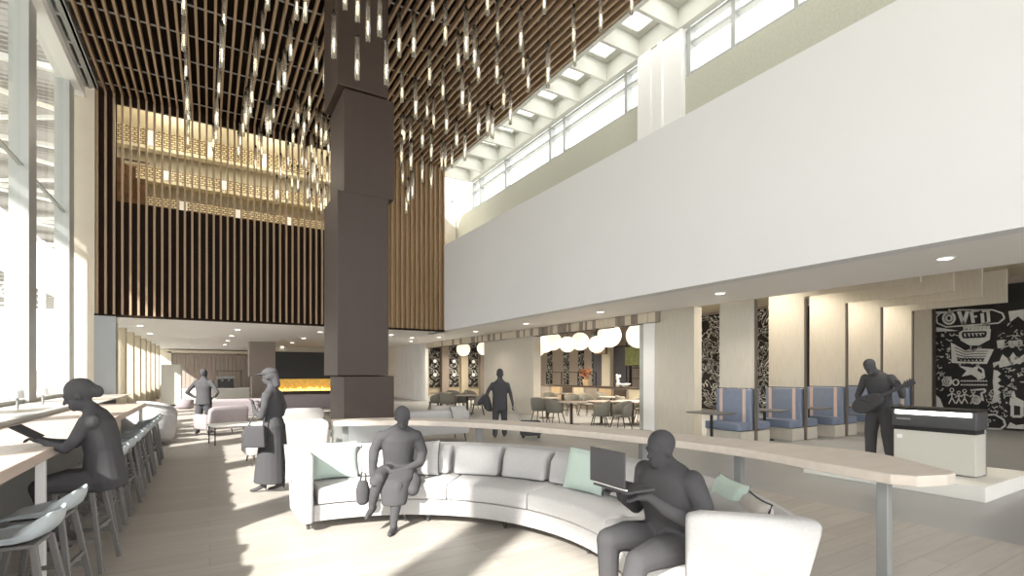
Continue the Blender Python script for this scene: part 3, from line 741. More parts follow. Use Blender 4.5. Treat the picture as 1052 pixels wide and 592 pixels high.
# downlights
def downlight(x, y, z, r=.11, watt=0, lab=None, g=None):
    t = thing('downlight', lab, 'ceiling light', (x, y, z), group=g)
    MB().rings([(0, 0, -.012, r, r), (0, 0, .0, r+.02, r+.02), (0, 0, .004, r+.02, r+.02)], 20).build('trim_ring', 'white', t)
    MB().rings([(0, 0, -.016, r*.8, r*.8), (0, 0, -.008, r*.8, r*.8)], 20).build('diffuser', 'lamp', t)
    if watt:
        l = bpy.data.lights.new('downlight_lamp', 'SPOT'); l.energy = watt; l.spot_size = 2.4; l.spot_blend = .8; l.color = (1, .9, .74); l.shadow_soft_size = .1
        o = bpy.data.objects.new('downlight_lamp', l); C.objects.link(o); o.parent = t; o.location = (0, 0, -.04)
for k, y in enumerate((3.1, 7.0, 10.9, 14.8, 18.7, 22.6, 26.5)):
    downlight(9.5, y, ZS, .11, 90, 'small round downlight in the walkway soffit, '+('nearest, at the right', 'second from the right', 'above the white post', 'left of the post, over the pier', 'over the walking man', 'near the timber wall corner', 'farthest in the row')[k])
for (px, py) in ((144, 334.5), (154, 342.5), (244, 338.5), (238, 345), (234, 350), (231, 354), (329, 341), (312, 347.5), (300, 352), (290, 356)):
    a = (px-526)/515; b = (383-py)/515; d = (ZS-1.67)/b
    downlight(d*(.5165+.8563*a), d*(.8563-.5165*a), ZS, .12, 0, 'small round downlight in the low white ceiling left of the brown column', 'downlights of the low room')
for (px, py) in ((402, 344), (423, 347)):
    a = (px-526)/515; b = (383-py)/515; d = (ZS-1.67)/b
    downlight(d*(.5165+.8563*a), d*(.8563-.5165*a), ZS, .12, 0, 'small downlight in the low ceiling just right of the brown column', 'downlights right of the column')
for (x, y) in ((12.5, 12), (15, 15), (12.5, 19), (15.5, 23), (12.5, 27), (15.5, 31)):  # invented ceiling lights, added to brighten the dining room
    downlight(x, y, 4.4, .12, 1100, 'added round downlight brightening the dining room', 'added downlights of the dining room')
for x in (11.8, 13.5, 15.2, 17):  # more added ceiling lights, brightening the booths
    downlight(x, 7.6, 4.4, .1, 220, 'added round downlight brightening a booth table', 'added downlights over the booths')

# ================================================================== STAGE
sg = thing('stage_platform', 'low white stage platform under the guitar player and cabinet', 'platform', (8.5, 2.36, 0))
MB().box(0, 1.9, 0, 2.3, 0, .2).build('deck', 'platform', sg, bevel=.006)
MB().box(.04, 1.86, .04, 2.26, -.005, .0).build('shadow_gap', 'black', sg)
cb = thing('stage_console', 'cream fronted console with a dark glossy top band on the stage', 'console', (9.08, 2.62, .2))
MB().box(0, .38, 0, .98, .02, .60).build('lower_cabinet', 'laminate', cb, bevel=.012)
MB().box(-.008, 0, .03, .95, .05, .57).build('front_panel', 'laminate', cb, bevel=.004)
MB().box(-.02, .42, -.01, 1.0, .66, .92).build('upper_box', 'darkgrey', cb, bevel=.02, seg=3)
MB().box(.01, .37, .01, .97, .60, .66).build('recess', 'black', cb)
MB().box(-.03, .43, -.02, 1.01, .92, .945).build('lid', 'black', cb, bevel=.008)
MB().box(-.032, -.018, .04, .95, .845, .9).build('light_strip', 'lamp', cb)
MB().box(-.012, -.006, .86, .93, .47, .53).build('label_plate', 'white', cb)
MB().box(-.03, -.018, .75, .93, .76, .78).build('handle', 'greymetal', cb)
MB().box(.34, .4, .0, .04, .0, .66).build('side_post', 'greymetal', cb, bevel=.012)

# ================================================================== CURVED SOFA
SC = Vector((.9, 3.6, 0))
def arc(r, a, z): return Vector((SC.x+r*math.cos(math.radians(a)), SC.y+r*math.sin(math.radians(a)), z))
def arcloft(mb, prof, a0, a1, n, lean=0):
    R = []
    for k in range(n+1):
        a = a0+(a1-a0)*k/n; R.append([arc(r, a, z) for r, z in prof])
    return mb.loft(R)
sf = thing('curved_sofa', 'large curved pale grey sofa wrapping the sunlit floor in the foreground', 'sofa')
A0, A1 = -44, 90
arcloft(MB(), [(1.98, .1), (2.7, .1), (2.72, .27), (1.98, .27)], A0+1, A1-1, 48).build('base', 'fabric', sf, bevel=.015)
cuts = [A0+2, -12, 20, 48, 68, A1-2]
for k in range(5):
    arcloft(MB(), [(1.96, .28), (2.62, .28), (2.62, .45), (2.0, .45), (1.965, .43)], cuts[k]+.15, cuts[k+1]-.15, 12).build('seat_cushion', 'fabric', sf, bevel=.02, seg=3)
arcloft(MB(), [(2.58, .27), (2.72, .27), (2.9, .72), (2.89, .78), (2.84, .79), (2.72, .76), (2.66, .6)], A0+1, A1-1, 48).build('back_frame', 'fabric', sf, bevel=.01)
bc = [(-40, -26), (-25, -8), (-7, 8), (9, 22), (23, 36), (37, 50), (51, 64), (65, 77), (78, 90)]
for (a, b) in bc:
    arcloft(MB(), [(2.45, .46), (2.68, .46), (2.78, .74), (2.72, .79), (2.6, .78), (2.5, .7)], a+.2, b-.2, 8).build('back_cushion', 'fabric', sf, bevel=.035, seg=3)
def arm(a, h, r0, r1, th, lean=.2):
    d = Vector((math.cos(math.radians(a)), math.sin(math.radians(a)), 0)); n = Vector((-d.y, d.x, 0))
    m = MB(); R = []
    for s_, w_ in ((0, .8), (.12, 1), (.5, 1), (.88, 1), (1, .8)):
        r = r0+(r1-r0)*s_
        hh = h-(.02 if s_ in (0, 1) else 0)
        R.append([SC+d*(r-lean*s_*(1-z/hh))+n*(u*w_*th/2)+Vector((0, 0, z)) for u, z in ((-1, .1), (1, .1), (1.05, hh*.55), (1.15, hh-.06), (.85, hh), (-.85, hh), (-1.15, hh-.06), (-1.05, hh*.55))])
    return m.loft(R)
arm(A1+1, .84, 1.9, 2.9, .13).build('arm', 'fabric', sf, bevel=.03, seg=3)
arm(A0-1, .84, 2.2, 2.93, .15).build('arm', 'fabric', sf, bevel=.03, seg=3)
for a in (-30, 0, 30, 55, 62, 90):
    for r in (2.1, 2.8):
        p = arc(r, a, 0); MB().cone(p+Vector((0, 0, .0)), p+Vector((0, 0, .11)), .015, .03, 8).build('foot', 'darkgrey', sf)
# loose cushions
def pillow(name, label, loc, rotz, tilt, w, h, t, m, pipe=False, cat='cushion'):
    e = thing(name, label, cat, loc); e.rotation_euler = (tilt, 0, rotz)
    n = 12; R = []; mb = MB(); vs = []; fs = []
    def sup(u, v): return (1-abs(u)**4)**.5*(1-abs(v)**4)**.5
    for sgn in (-1, 1):
        base = len(vs)
        for j in range(n+1):
            for i in range(n+1):
                u = -1+2*i/n; v = -1+2*j/n
                k = 1-.06*(1-abs(v)**2)*abs(u)**2; k2 = 1-.06*(1-abs(u)**2)*abs(v)**2
                vs.append((u*w/2*k, sgn*t/2*sup(u, v), h/2+v*h/2*k2))
        for j in range(n):
            for i in range(n):
                q = (base+j*(n+1)+i, base+j*(n+1)+i+1, base+(j+1)*(n+1)+i+1, base+(j+1)*(n+1)+i)
                fs.append(q if sgn < 0 else q[::-1])
    mb.add(vs, fs).build('cover', m, e, smooth=True)
    P = []
    for i in range(n+1): P.append(Vector(vs[i]))
    for j in range(1, n+1): P.append(Vector(vs[j*(n+1)+n]))
    for i in range(n-1, -1, -1): P.append(Vector(vs[n*(n+1)+i]))
    for j in range(n-1, 0, -1): P.append(Vector(vs[j*(n+1)]))
    for q in P: q.y = 0
    q = P+[P[0], P[1]]
    MB().tube(q, .007 if pipe else .004, 6).build('piping', 'piping' if pipe else 'greymetal', e)
    return e
def sofa_pillow(label, a, r, z, w, h, m, pipe=False, tilt=-.28, twist=0):
    p = arc(r, a, z)
    # face toward the arc centre
    return pillow('cushion', label, p, math.radians(a-90+180+180+twist), tilt, w, h, .14, m, pipe)
sofa_pillow('mint cushion at the left end of the curved sofa', 82, 2.40, .455, .50, .42, 'mint')
sofa_pillow('sand cushion tucked against the left arm of the curved sofa', 90, 2.46, .455, .36, .42, 'sand')
sofa_pillow('pale grey cushion with dark piping right of the seated woman', 59, 2.36, .455, .46, .42, 'fabric2', True)
sofa_pillow('pale grey back cushion behind the seated woman', 70, 2.4, .455, .44, .40, 'fabric2', True)
sofa_pillow('mint cushion left of the man with the laptop', 10, 2.38, .455, .52, .44, 'mint')
sofa_pillow('mint cushion right of the man with the laptop', -29, 2.58, .455, .46, .46, 'mint')
sofa_pillow('sand cushion nearest the right arm of the curved sofa', -37, 2.6, .455, .40, .42, 'sand', True)

# ================================================================== CURVED LEDGE
ld = thing('curved_bar_ledge', 'curved pale oak standing ledge behind the big sofa', 'bar ledge')
def spline(P, n=8):
    out = []; P = [Vector(p) for p in P]
    Q = [2*P[0]-P[1]]+P+[2*P[-1]-P[-2]]
    for i in range(1, len(Q)-2):
        for k in range(n):
            t = k/n; a, b, c, d = Q[i-1], Q[i], Q[i+1], Q[i+2]
            out.append(.5*((2*b)+(c-a)*t+(2*a-5*b+4*c-d)*t*t+(3*b-a-3*c+d)*t*t*t))
    out.append(P[-1]); return out
FR = spline([(1.42, 6.95), (2.3, 6.55), (3.05, 5.65), (3.5, 4.5), (3.8, 3.4), (3.88, 2.6), (3.78, 1.9), (3.74, 1.5)])
BK = spline([(1.46, 7.32), (2.45, 7.0), (3.35, 6.05), (3.98, 4.85), (4.3, 3.6), (4.55, 2.6), (4.62, 1.95), (4.2, 1.32)])
FR = FR+[Vector((3.8, 1.38)), Vector((4.02, 1.3))]
BK = BK[:-1]+[Vector((4.24, 1.36)), Vector((4.2, 1.32)), Vector((4.15, 1.3))]
n = min(len(FR), len(BK))
R = []
for k in range(n):
    f, b = FR[k], BK[k]
    R.append([Vector((f.x, f.y, .95)), Vector((b.x, b.y, .95)), Vector((b.x, b.y, 1.02)), Vector((f.x, f.y, 1.02))])
MB().loft(R).build('top', 'woodh', ld, bevel=.01)
for (px, py, X, Y) in ((0, 0, 3.95, 1.62), (0, 0, 4.22, 2.9), (0, 0, 4.0, 3.9), (0, 0, 3.1, 6.0), (0, 0, 1.6, 7.1)):
    MB().box(X-.035, X+.035, Y-.035, Y+.035, .012, .955).build('post', 'greymetal', ld, bevel=.006)
    MB().box(X-.08, X+.08, Y-.08, Y+.08, 0, .012).build('foot_plate', 'greymetal', ld)
ft = thing('floor_track', 'dark metal floor track beside the right arm of the curved sofa', 'floor track', (3.45, 2.35, 0))
MB().bar((0, 0, .006), (.9, -.72, .006), .02, .012).bar((.05, .06, .006), (.95, -.66, .006), .02, .012).build('rail', 'darkgrey', ft)

# ================================================================== LEFT BAR COUNTER
bc_ = thing('window_bar_counter', 'long pale oak bar counter along the tall windows', 'bar counter', (0, 0, 0))
XE = -1.08
MB().box(-1.95, XE, .6, 12.3, .99, 1.07).build('top', 'counter', bc_, bevel=.008)
MB().box(-1.9, -1.82, .6, 12.3, 0, .98).build('back_panel', 'greymetal', bc_)
for y in (1.2, 5.35, 8.4, 12.1): MB().box(XE-.1, XE-.04, y-.03, y+.03, 0, .985).build('leg', 'white', bc_, bevel=.005)
wsl = struct('trim_window_sill', MB().box(XW+.1, -1.95, -2, 12.6, .9, 1.0).box(-2.05, -1.95, -2, 12.6, .98, 1.13), 'mullion')
struct('trim_window_ledge', MB().box(XW+.1, -2.05, -2, 19.1, 1.0, 1.02), 'woodh')
# small window table lamps / posts on sill
for k, (px, py) in enumerate(((18, 424), (44, 418))):
    v = onX(px, py, -2.9)
    t = thing('acrylic_lamp', ('left' if k == 0 else 'right')+' small white shaded lamp standing on the window sill', 'lamp', (v.x, v.y, 1.02))
    MB().cone((0, 0, 0), (0, 0, .2), .02, .02).build('stem', 'greymetal', t)
    MB().cone((0, 0, .2), (0, 0, .34), .09, .08, 18).build('lamp_shade', 'white', t)
# ------------------------------------------------ bar stools
def stool(label):
    t = thing('bar_stool', label, 'stool', group='bar stools along the window counter')
    # local: faces -x (toward counter); back on +x
    R = []; ny = 9
    prof = [(-.20, .70), (-.17, .72), (.08, .71), (.16, .74), (.20, .785), (.212, .86)]
    th = .018
    for j in range(ny):
        y = -1+2*j/(ny-1)
        ring = []
        for q, (x, z) in enumerate(prof):
            wv = (.18, .19, .19, .185, .175, .14)[q]; bend = -.035*y*y if q > 2 else 0
            ring.append(Vector((x+bend, y*wv, z+.012*y*y)))
        low = [Vector((v.x+(.015 if q > 2 else 0), v.y, v.z-(th if q < 4 else .002))) for q, v in enumerate(ring)]
        R.append(ring+low[::-1])
    MB().loft(R).build('seat_shell', 'shell', t, smooth=True, subsurf=1)
    MB().box(-.15, .13, -.14, .14, .665, .69).build('seat_frame', 'stoolgrey', t, bevel=.01)
    L = {}
    for sx in (-1, 1):
        for sy in (-1, 1):
            a = Vector((sx*.12, sy*.12, .68)); b = Vector((sx*.215-.0, sy*.215, 0)); L[sx, sy] = (a, b)
            MB().bar(a, b, .034, .034, up=(0, 1, 0)).build('leg', 'stoolgrey', t, bevel=.004)
    def at_(k, z): a, b = L[k]; f = (a.z-z)/(a.z-b.z); return a+(b-a)*f
    for (k1, k2, z) in (((-1, -1), (-1, 1), .24), ((1, -1), (1, 1), .36), ((-1, -1), (1, -1), .27), ((-1, 1), (1, 1), .27)):
        MB().bar(at_(k1, z), at_(k2, z), .022, .028).build('foot_rail', 'stoolgrey', t)
    return t
names = ['nearest, cut by the left edge of the photo', 'second from the camera, in front of the seated woman', 'under the seated woman', 'first empty one past the seated woman', 'second past the seated woman', 'third past the seated woman', 'fourth past the seated woman', 'fifth past the seated woman', 'sixth past the seated woman', 'seventh past the seated woman', 'eighth past the seated woman', 'ninth past the seated woman', 'last at the far end of the counter']
ys = [4.0, 4.62, 5.6, 6.4, 7.1, 7.8, 8.57, 9.14, 9.71, 10.28, 10.85, 11.42, 12.0]
s0 = stool('pale shell bar stool, '+names[0])
for k, (y, nm) in enumerate(zip(ys, names)):
    x = -1.0
    rz = .12*math.sin(k*2.3)
    if k < 2: x = -.97; rz = -.1
    if k == 2: x = -.95; rz = -.15; y = 5.58
    if k == 0: s0.location = (x, y, 0); s0.rotation_euler.z = rz
    else: dup(s0, (x, y, 0), rz, 'pale shell bar stool, '+nm)

# ================================================================== LOUNGE FURNITURE
def pod(label):
    t = thing('swivel_pod_chair', label, 'armchair', group='white pod chairs past the bar')
    MB().rings([(0, 0, .06, .40, .40), (0, 0, .2, .46, .46), (0, 0, .40, .49, .49), (0, 0, .43, .45, .45)], 24).build('seat', 'fabric', t, smooth=True)
    R = []; n = 19
    for k in range(n):
        a = math.radians(-120+240*k/(n-1)); e = abs(k-(n-1)/2)/((n-1)/2); h = .86-.3*e**2
        cx, cy = math.sin(a), -math.cos(a)
        R.append([Vector((cx*r_, cy*r_, z)) for r_, z in ((.38, .36), (.50, .10), (.53, .4), (.53, h-.06), (.49, h), (.43, h-.04), (.39, .6))])
    MB().loft(R).build('backrest', 'fabric', t, smooth=True)
    MB().cone((0, 0, 0), (0, 0, .07), .25, .25, 20).build('swivel_base', 'darkgrey', t)
    return t
p0 = pod('white pod armchair nearest the end of the bar counter'); p0.location = (-1.2, 14.4, 0); p0.rotation_euler.z = -.6
for k, (x, y, lab) in enumerate(((-1.25, 15.6, 'second white pod armchair past the bar counter'), (-1.3, 16.8, 'third white pod armchair past the bar counter'), (-1.35, 18.1, 'farthest white pod armchair past the bar counter'))):
    dup(p0, (x, y, 0), -.6, lab)
def armchair(name, label, loc, rotz, m='mauve', w=.9):
    t = thing(name, label, 'armchair' if w < 1.2 else 'sofa', loc, rotz)
    MB().box(-w/2+.1, w/2-.1, -.3, .32, .2, .44).build('seat', m, t, bevel=.05, seg=4)
    R = []
    for x, k in ((-w/2, .92), (-w/2+.12, 1), (w/2-.12, 1), (w/2, .92)):
        R.append([Vector((x, y, z*k)) for y, z in ((.26, .18), (.42, .18), (.56, .72), (.52, .80), (.42, .78))])
    MB().loft(R).build('backrest', m, t, bevel=.04, seg=3)
    for s_ in (-1, 1):
        MB().box(s_*w/2-.07, s_*w/2+.05, -.3, .4, .18, .58).build('arm', m, t, bevel=.05, seg=3)
        for y in (-.26, .4): MB().cone((s_*(w/2-.08), y, .2), (s_*(w/2-.04), y, 0), .018, .012, 8).build('leg', 'legbrown', t)
    return t
v = onZ(226, 447); armchair('mauve_armchair', 'mauve armchair seen from behind at the feet of the man with hands on hips', (v.x, v.y+.1, 0), math.radians(205), 'mauve', 1.0)
v = onZ(240, 433); armchair('mauve_sofa', 'long mauve sofa behind the mauve armchair', (v.x+.4, v.y, 0), math.radians(180), 'mauve', 2.4)
v = onZ(300, 425); armchair('mauve_settee', 'dark mauve settee in front of the fireplace', (v.x+.5, v.y, 0), math.radians(180), 'mauve', 2.6)
v = Vector((1.25, 9.9, 0)); armchair('grey_lounge_sofa', 'pale grey sofa seen from behind between standing woman and brown column', (v.x+.0, v.y+.6, 0), math.radians(184), 'fabric', 1.35)
v = onZ(293, 455); armchair('grey_lounge_chair', 'small pale grey armchair behind the standing woman', (v.x+.4, v.y+.8, 0), math.radians(186), 'fabric2', 1.0)
v = atd(440, 445, 12.0); armchair('grey_back_sofa', 'long grey sofa seen from behind, just right of the column', (4.5, v.y+.2, 0), math.radians(178), 'fabric', 1.85)
def side_table(label, loc, w, d, rz=0, m='platform'):
    t = thing('coffee_table', label, 'table', loc, rz)
    MB().box(-w/2, w/2, -d/2, d/2, .42, .46).build('tabletop', m, t, bevel=.008)
    for sx in (-1, 1):
        for sy in (-1, 1): MB().cone((sx*(w/2-.05), sy*(d/2-.05), 0), (sx*(w/2-.05), sy*(d/2-.05), .42), .014, .014, 8).build('leg', 'black', t)
v = onZ(263, 452)+Vector((-.45, -.3, 0)); side_table('white topped coffee table left of the standing woman', v, 1.1, .7, .2)
v = onZ(332, 436); side_table('white topped coffee table just left of the brown column', (v.x, v.y, 0), 1.2, .7)
v = onZ(212, 434); side_table('small white table behind the man with hands on hips', (v.x+1.6, v.y+.6, 0), .8, .6)
for k, (px, py, m_, lab) in enumerate(((190, 420, 'mauve', 'small grey-mauve cushion stool far left in the low room'), (284, 420, 'fabric', 'small pale pouf in front of the fire'), (306, 421, 'fabric2', 'round pouf near the fireplace'))):
    v = onZ(px, py); t = thing('pouf', lab, 'pouf', v)
    MB().rings([(0, 0, .03, .3, .3), (0, 0, .08, .36, .36), (0, 0, .38, .36, .36), (0, 0, .43, .3, .3)], 20).build('body', m_, t, smooth=True)
    MB().rings([(0, 0, 0, .25, .25), (0, 0, .04, .27, .27)], 20).build('base', 'legbrown', t)
pillow('cushion', 'striped pale cushion leaning on the grey sofa right of the column', tuple(atd(455, 428, 12.0)), 0, -.3, .55, .38, .14, 'sand', True).location.z = .52
pillow('cushion', 'dark edged cushion at the right end of the grey sofa behind the ledge', tuple(atd(474, 428, 12.0)), .3, -.35, .5, .38, .14, 'fabric2', True).location.z = .52

# ================================================================== CHANDELIER TUBES
def glass_tube():
    t = thing('glass_tube_pendant', '', 'pendant lamp')
    MB().cone((0, 0, 0), (0, 0, .82), .042, .042, 12).build('glass_sleeve', 'tube', t, smooth=True)
    MB().cone((0, 0, .12), (0, 0, .36), .012, .012, 8).build('light_core', 'core', t)
    MB().cone((0, 0, .80), (0, 0, .88), .045, .02, 12).build('cap', 'black', t)
    MB().cone((0, 0, .87), (0, 0, 4.0), .004, .004, 5).build('cable', 'black', t)
    return t
T = []
R1 = [(40, 55, 235), (100, 50, 235), (178, -90, 80), (230, 10, 185), (283, 130, 290), (316, 30, 240), (350, 105, 280), (366, 190, 340), (403, -110, 60), (445, 0, 160), (442, 180, 340), (540, 30, 210), (550, 160, 300), (570, 230, 380), (636, -110, 55), (652, 170, 360), (757, 20, 190), (762, 120, 270), (868, -40, 130), (995, -100, 60), (165, 190, 350), (220, 270, 410), (300, 280, 450), (330, 340, 480), (52, 280, 420), (108, 320, 490), (155, 370, 490), (182, 400, 530), (235, 410, 550), (275, 490, 610), (310, 540, 660), (365, 430, 570), (403, 420, 560), (424, 440, 570), (470, 300, 450), (497, 370, 510), (60, 470, 590), (135, 490, 610), (172, 540, 660), (50, 555, 680), (88, 575, 700)]
for x, a, b in R1: T.append((400+x/4, a/4, b/4, 'R'))
for x, a, b in ((453, 65, 185), (487, 70, 190), (537, 90, 200), (573, 130, 235), (615, 180, 300), (630, 182, 300), (657, 185, 290), (678, 90, 205), (712, 130, 235), (768, 30, 150), (808, 20, 140), (822, 35, 165), (450, 155, 265), (490, 170, 290), (535, 230, 350), (572, 265, 375), (495, 300, 420), (455, 255, 360), (478, 330, 440), (470, 370, 480)):
    T.append((300+x/4, 100+a/4, 100+b/4, 'R'))
for x, a, b in ((772, 50, 240), (868, 155, 330), (912, 0, 170), (960, -20, 150), (870, -110, 90), (818, -130, 40), (988, 200, 350)): T.append((150+x/4, a/4, b/4, 'C'))
for x, a, b in ((155, -60, 60), (155, 50, 210), (165, 190, 330), (170, 320, 470), (320, -40, 130), (312, 90, 280), (300, 260, 400), (292, 380, 520), (500, -120, 40), (480, 60, 200), (450, 150, 310), (435, 290, 440), (415, 360, 500), (400, 440, 560), (620, -90, 80), (655, -100, 90), (595, 90, 250), (570, 200, 370), (545, 240, 400), (525, 380, 500), (500, 420, 560), (700, 170, 300), (735, 210, 360), (672, 320, 450), (625, 400, 520), (650, 430, 560), (605, 480, 600), (700, 450, 560), (720, 460, 580), (740, 470, 590), (640, 520, 620), (680, 540, 640)):
    T.append((150+x/4, a/4, b/4, 'L'))
for x, a, b in ((455, 20, 150), (457, 150, 240), (460, 240, 330), (570, 30, 170), (567, 175, 260), (556, 250, 320), (690, 20, 170), (710, 10, 120), (665, 180, 270), (655, 270, 330), (790, 60, 190), (775, 70, 170), (740, 210, 290), (750, 230, 310), (725, 285, 370), (865, 240, 330), (832, 290, 380), (818, 360, 470), (885, 150, 240), (900, 60, 150), (950, 30, 150), (925, 120, 230), (922, 238, 330), (938, 245, 340), (905, 320, 430), (965, 200, 300), (980, 230, 330), (1003, 265, 370), (985, 335, 440), (1025, 285, 400), (1015, 130, 240), (1030, 180, 280), (1000, 140, 250), (965, 300, 400), (945, 350, 470), (1020, 400, 500), (1000, 420, 520), (960, 420, 520), (880, 330, 420), (860, 380, 470)):
    T.append((80+x/4, 90+a/4, 90+b/4, 'L'))
tube0 = None
random.seed(5)
for (px, ya, yb, g) in T:
    Lp = yb-ya
    d = .86*515/max(Lp, 22)
    d = min(max(d, 8.2), 17.2)
    if g == 'C': d = min(d, 9.0)
    v = atd(px, yb, d)
    if v.z > ZC-1.0: v = atd(px, yb, d*(ZC-1.0-1.67)/(v.z-1.67))
    if v.y > YB-.5: v *= 1; v.y = YB-.5
    if v.x > 8.0: v.x = 8.0
    lab = {'R': 'slim clear glass tube light hanging under the slats right of the brown column', 'C': 'slim glass tube light hanging in front of the brown column', 'L': 'slim clear glass tube light hanging in the strands left of the brown column'}[g]
    grp = {'R': 'glass tube lights right of the column', 'C': 'glass tube lights before the column', 'L': 'glass tube lights left of the column'}[g]
    if tube0 is None:
        tube0 = glass_tube(); tube0.location = v; tube0['label'] = lab; tube0['group'] = grp; o = tube0
    else: o = dup(tube0, v, 0, lab, grp)
    for c in o.children:
        if c.name.startswith('cable'): c.scale.z = (ZC+.3-v.z-.87)/3.13; c.location.z = .87*(1-c.scale.z)

# ================================================================== PEOPLE
def hand(m, w, d, side, thumb, curl=.5, sc=1.0, spread=.02):
    """w wrist, d finger direction, side = across the palm, thumb = +1/-1 along side; curl bends toward n"""
    w = Vector(w); d = Vector(d).normalized(); s_ = Vector(side); s_ = (s_-d*s_.dot(d)).normalized(); n = d.cross(s_).normalized()
    m.limb([w, w+d*.045*sc, w+d*.085*sc], [.024*sc, .026*sc, .024*sc], 8)
    for k, (o_, L) in enumerate(((.030, .072), (.011, .082), (-.009, .076), (-.028, .060))):
        b = w+d*.085*sc+s_*thumb*o_*sc
        m.cone(w+d*.04*sc+s_*thumb*o_*.8*sc, b, .013*sc, .012*sc, 8)
        a1 = curl*.5; a2 = curl*1.1; a3 = curl*1.7
        p1 = b+(d*math.cos(a1)+n*math.sin(a1))*L*.42*sc; p2 = p1+(d*math.cos(a2)+n*math.sin(a2))*L*.33*sc; p3 = p2+(d*math.cos(a3)+n*math.sin(a3))*L*.25*sc
        m.limb([b, p1, p2, p3], [.0105*sc, .0095*sc, .0085*sc, .0075*sc], 8)
    b = w+d*.03*sc+s_*thumb*.026*sc
    p1 = b+(d*.6+s_*thumb*.75+n*.25).normalized()*.04*sc; p2 = p1+(d*.85+s_*thumb*.3+n*.4).normalized()*.035*sc
    m.limb([w+d*.01, b, p1, p2], [.018*sc, .015*sc, .0115*sc, .009*sc], 8)
def head(m, c, fwd, up=(0, 0, 1), s_=1.0, hair=None):
    f = Vector(fwd).normalized(); u = Vector(up); r = f.cross(u).normalized(); u = r.cross(f)
    Q = Matrix((r, f, u)).transposed()
    P = lambda x, y, z: Vector(c)+Q @ Vector((x, y, z))*s_
    m.ell(P(0, -.012, .025), .076*s_, .095*s_, .095*s_, rot=Q)
    m.ell(P(0, .022, -.045), .056*s_, .066*s_, .075*s_, rot=Q)
    m.ell(P(0, .07, -.088), .022*s_, .018*s_, .018*s_, rot=Q)
    m.limb([P(0, .083, .012), P(0, .108, -.026)], [.009*s_, .014*s_], 8)
    m.ell(P(0, .082, .028), .05*s_, .014*s_, .011*s_, rot=Q)
    m.ell(P(0, .086, -.058), .024*s_, .012*s_, .007*s_, rot=Q); m.ell(P(0, .085, -.070), .02*s_, .011*s_, .007*s_, rot=Q)
    for e in (-1, 1):
        m.ell(P(e*.078, -.005, -.008), .012*s_, .02*s_, .032*s_, rot=Q)
        m.ell(P(e*.03, .078, .006), .013*s_, .012*s_, .009*s_, rot=Q)
    return P, Q
class Person:
    def __init__(s, label, loc, fwd, vox=.014):
        s.t = thing('person', label, 'person', loc)
        s.m = MB(); s.f = Vector((fwd[0], fwd[1], 0)).normalized(); s.r = Vector((s.f.y, -s.f.x, 0)); s.vox = vox
    def P(s, r, f, u): return s.r*r+s.f*f+Vector((0, 0, u))
    def limb(s, pts, rs): s.m.limb([s.P(*p) for p in pts], rs)
    def torso(s, st):      # (r,f,u, half-width, half-depth) stations with elliptical sections, closed by ellipsoids
        R = []; n = 18
        for k, (r, f, u, w_, d_) in enumerate(st):
            a = s.P(*st[max(k-1, 0)][:3]); b = s.P(*st[min(k+1, len(st)-1)][:3]); ax = (b-a).normalized()
            x = s.r; y = ax.cross(x).normalized()
            c = s.P(r, f, u)
            R.append([c+x*w_*math.cos(2*PI*i/n)+y*d_*math.sin(2*PI*i/n) for i in range(n)])
        s.m.loft(R)
        if st[-1][3] < .1:      # sloping shoulders
            a_, b_ = st[-1], st[-2]
            for e in (-1, 1):
                s.limb([(a_[0], a_[1], a_[2]+.01), (b_[0]+e*.10, b_[1], b_[2]-.02), (b_[0]+e*.175, b_[1]-.01, b_[2]-.06)], [.055, .062, .064])
    def head(s, p, fwd, up=(0, 0, 1), sc=1.0):
        F = s.P(*fwd); U = s.r*up[0]+s.f*up[1]+Vector((0, 0, up[2]))
        s.hp, s.hq = head(s.m, s.P(*p), F, U, sc); return s.hp
    def hand(s, w, d, side, thumb, curl=.5, sc=1.0): s.m_hand = hand(s.m, s.P(*w), s.P(*d), s.P(*side), thumb, curl, sc)
    def shoe(s, a, fw, L=.19):     # a ankle, fw forward tuple
        a = s.P(*a); f = s.P(*fw).normalized()
        h = Vector((a.x, a.y, a.z-.045))
        s.m.limb([a, h-f*.045, h+f*.06, h+f*(L-.05)], [.042, .036, .036, .026])
    def done(s, name='body'):
        o = s.m.build(name, 'person', s.t, remesh=s.vox)
        for c in s.t.children: pass
        return o
    def part(s, name, mb, vox=.012): return mb.build(name, 'person', s.t, remesh=vox)

VL = Vector((-.8563, .5165, 0))     # towards the left of the view
VD = Vector((.5165, .8563, 0))      # away from the camera
# --- woman seated at the window bar
p = Person('woman with a hair bun seated at the window bar, reading a booklet', (-.83, 5.55, -.05), (-1, .0), .009)
p.torso([(0, -.07, .72, .17, .14), (0, -.06, .80, .20, .165), (0, -.05, .92, .18, .145), (0, -.04, 1.05, .165, .13), (0, -.02, 1.18, .185, .135), (0, .0, 1.29, .20, .125), (0, .02, 1.37, .16, .09), (0, .04, 1.41, .07, .06)])
p.limb([(0, .04, 1.39), (0, .08, 1.46)], [.058, .053])
p.head((0, .12, 1.525), (0, 1, -.42), (0, .4, 1), 1.08)
for s_ in (-1, 1):
    p.limb([(s_*.17, .05, 1.31), (s_*.19, .12, 1.16), (s_*.17, .18, 1.10)], [.056, .048, .043])
    p.limb([(s_*.17, .18, 1.10), (s_*.10, .27, 1.125), (s_*.05, .33, 1.15)], [.043, .034, .026])
    p.hand((s_*.05, .33, 1.15), (-s_*.15, .8, .35), (1, 0, 0), -s_, .9, .95)
    p.limb([(s_*.085, -.02, .80), (s_*.10, .2, .81), (s_*.10, .36, .79)], [.10, .085, .062])
    p.limb([(s_*.10, .36, .79), (s_*.095, .30, .58), (s_*.08, .22, .36)], [.062, .056, .036])
    p.shoe((s_*.08, .22, .34), (0, 1, -.1), .2)
p.done()
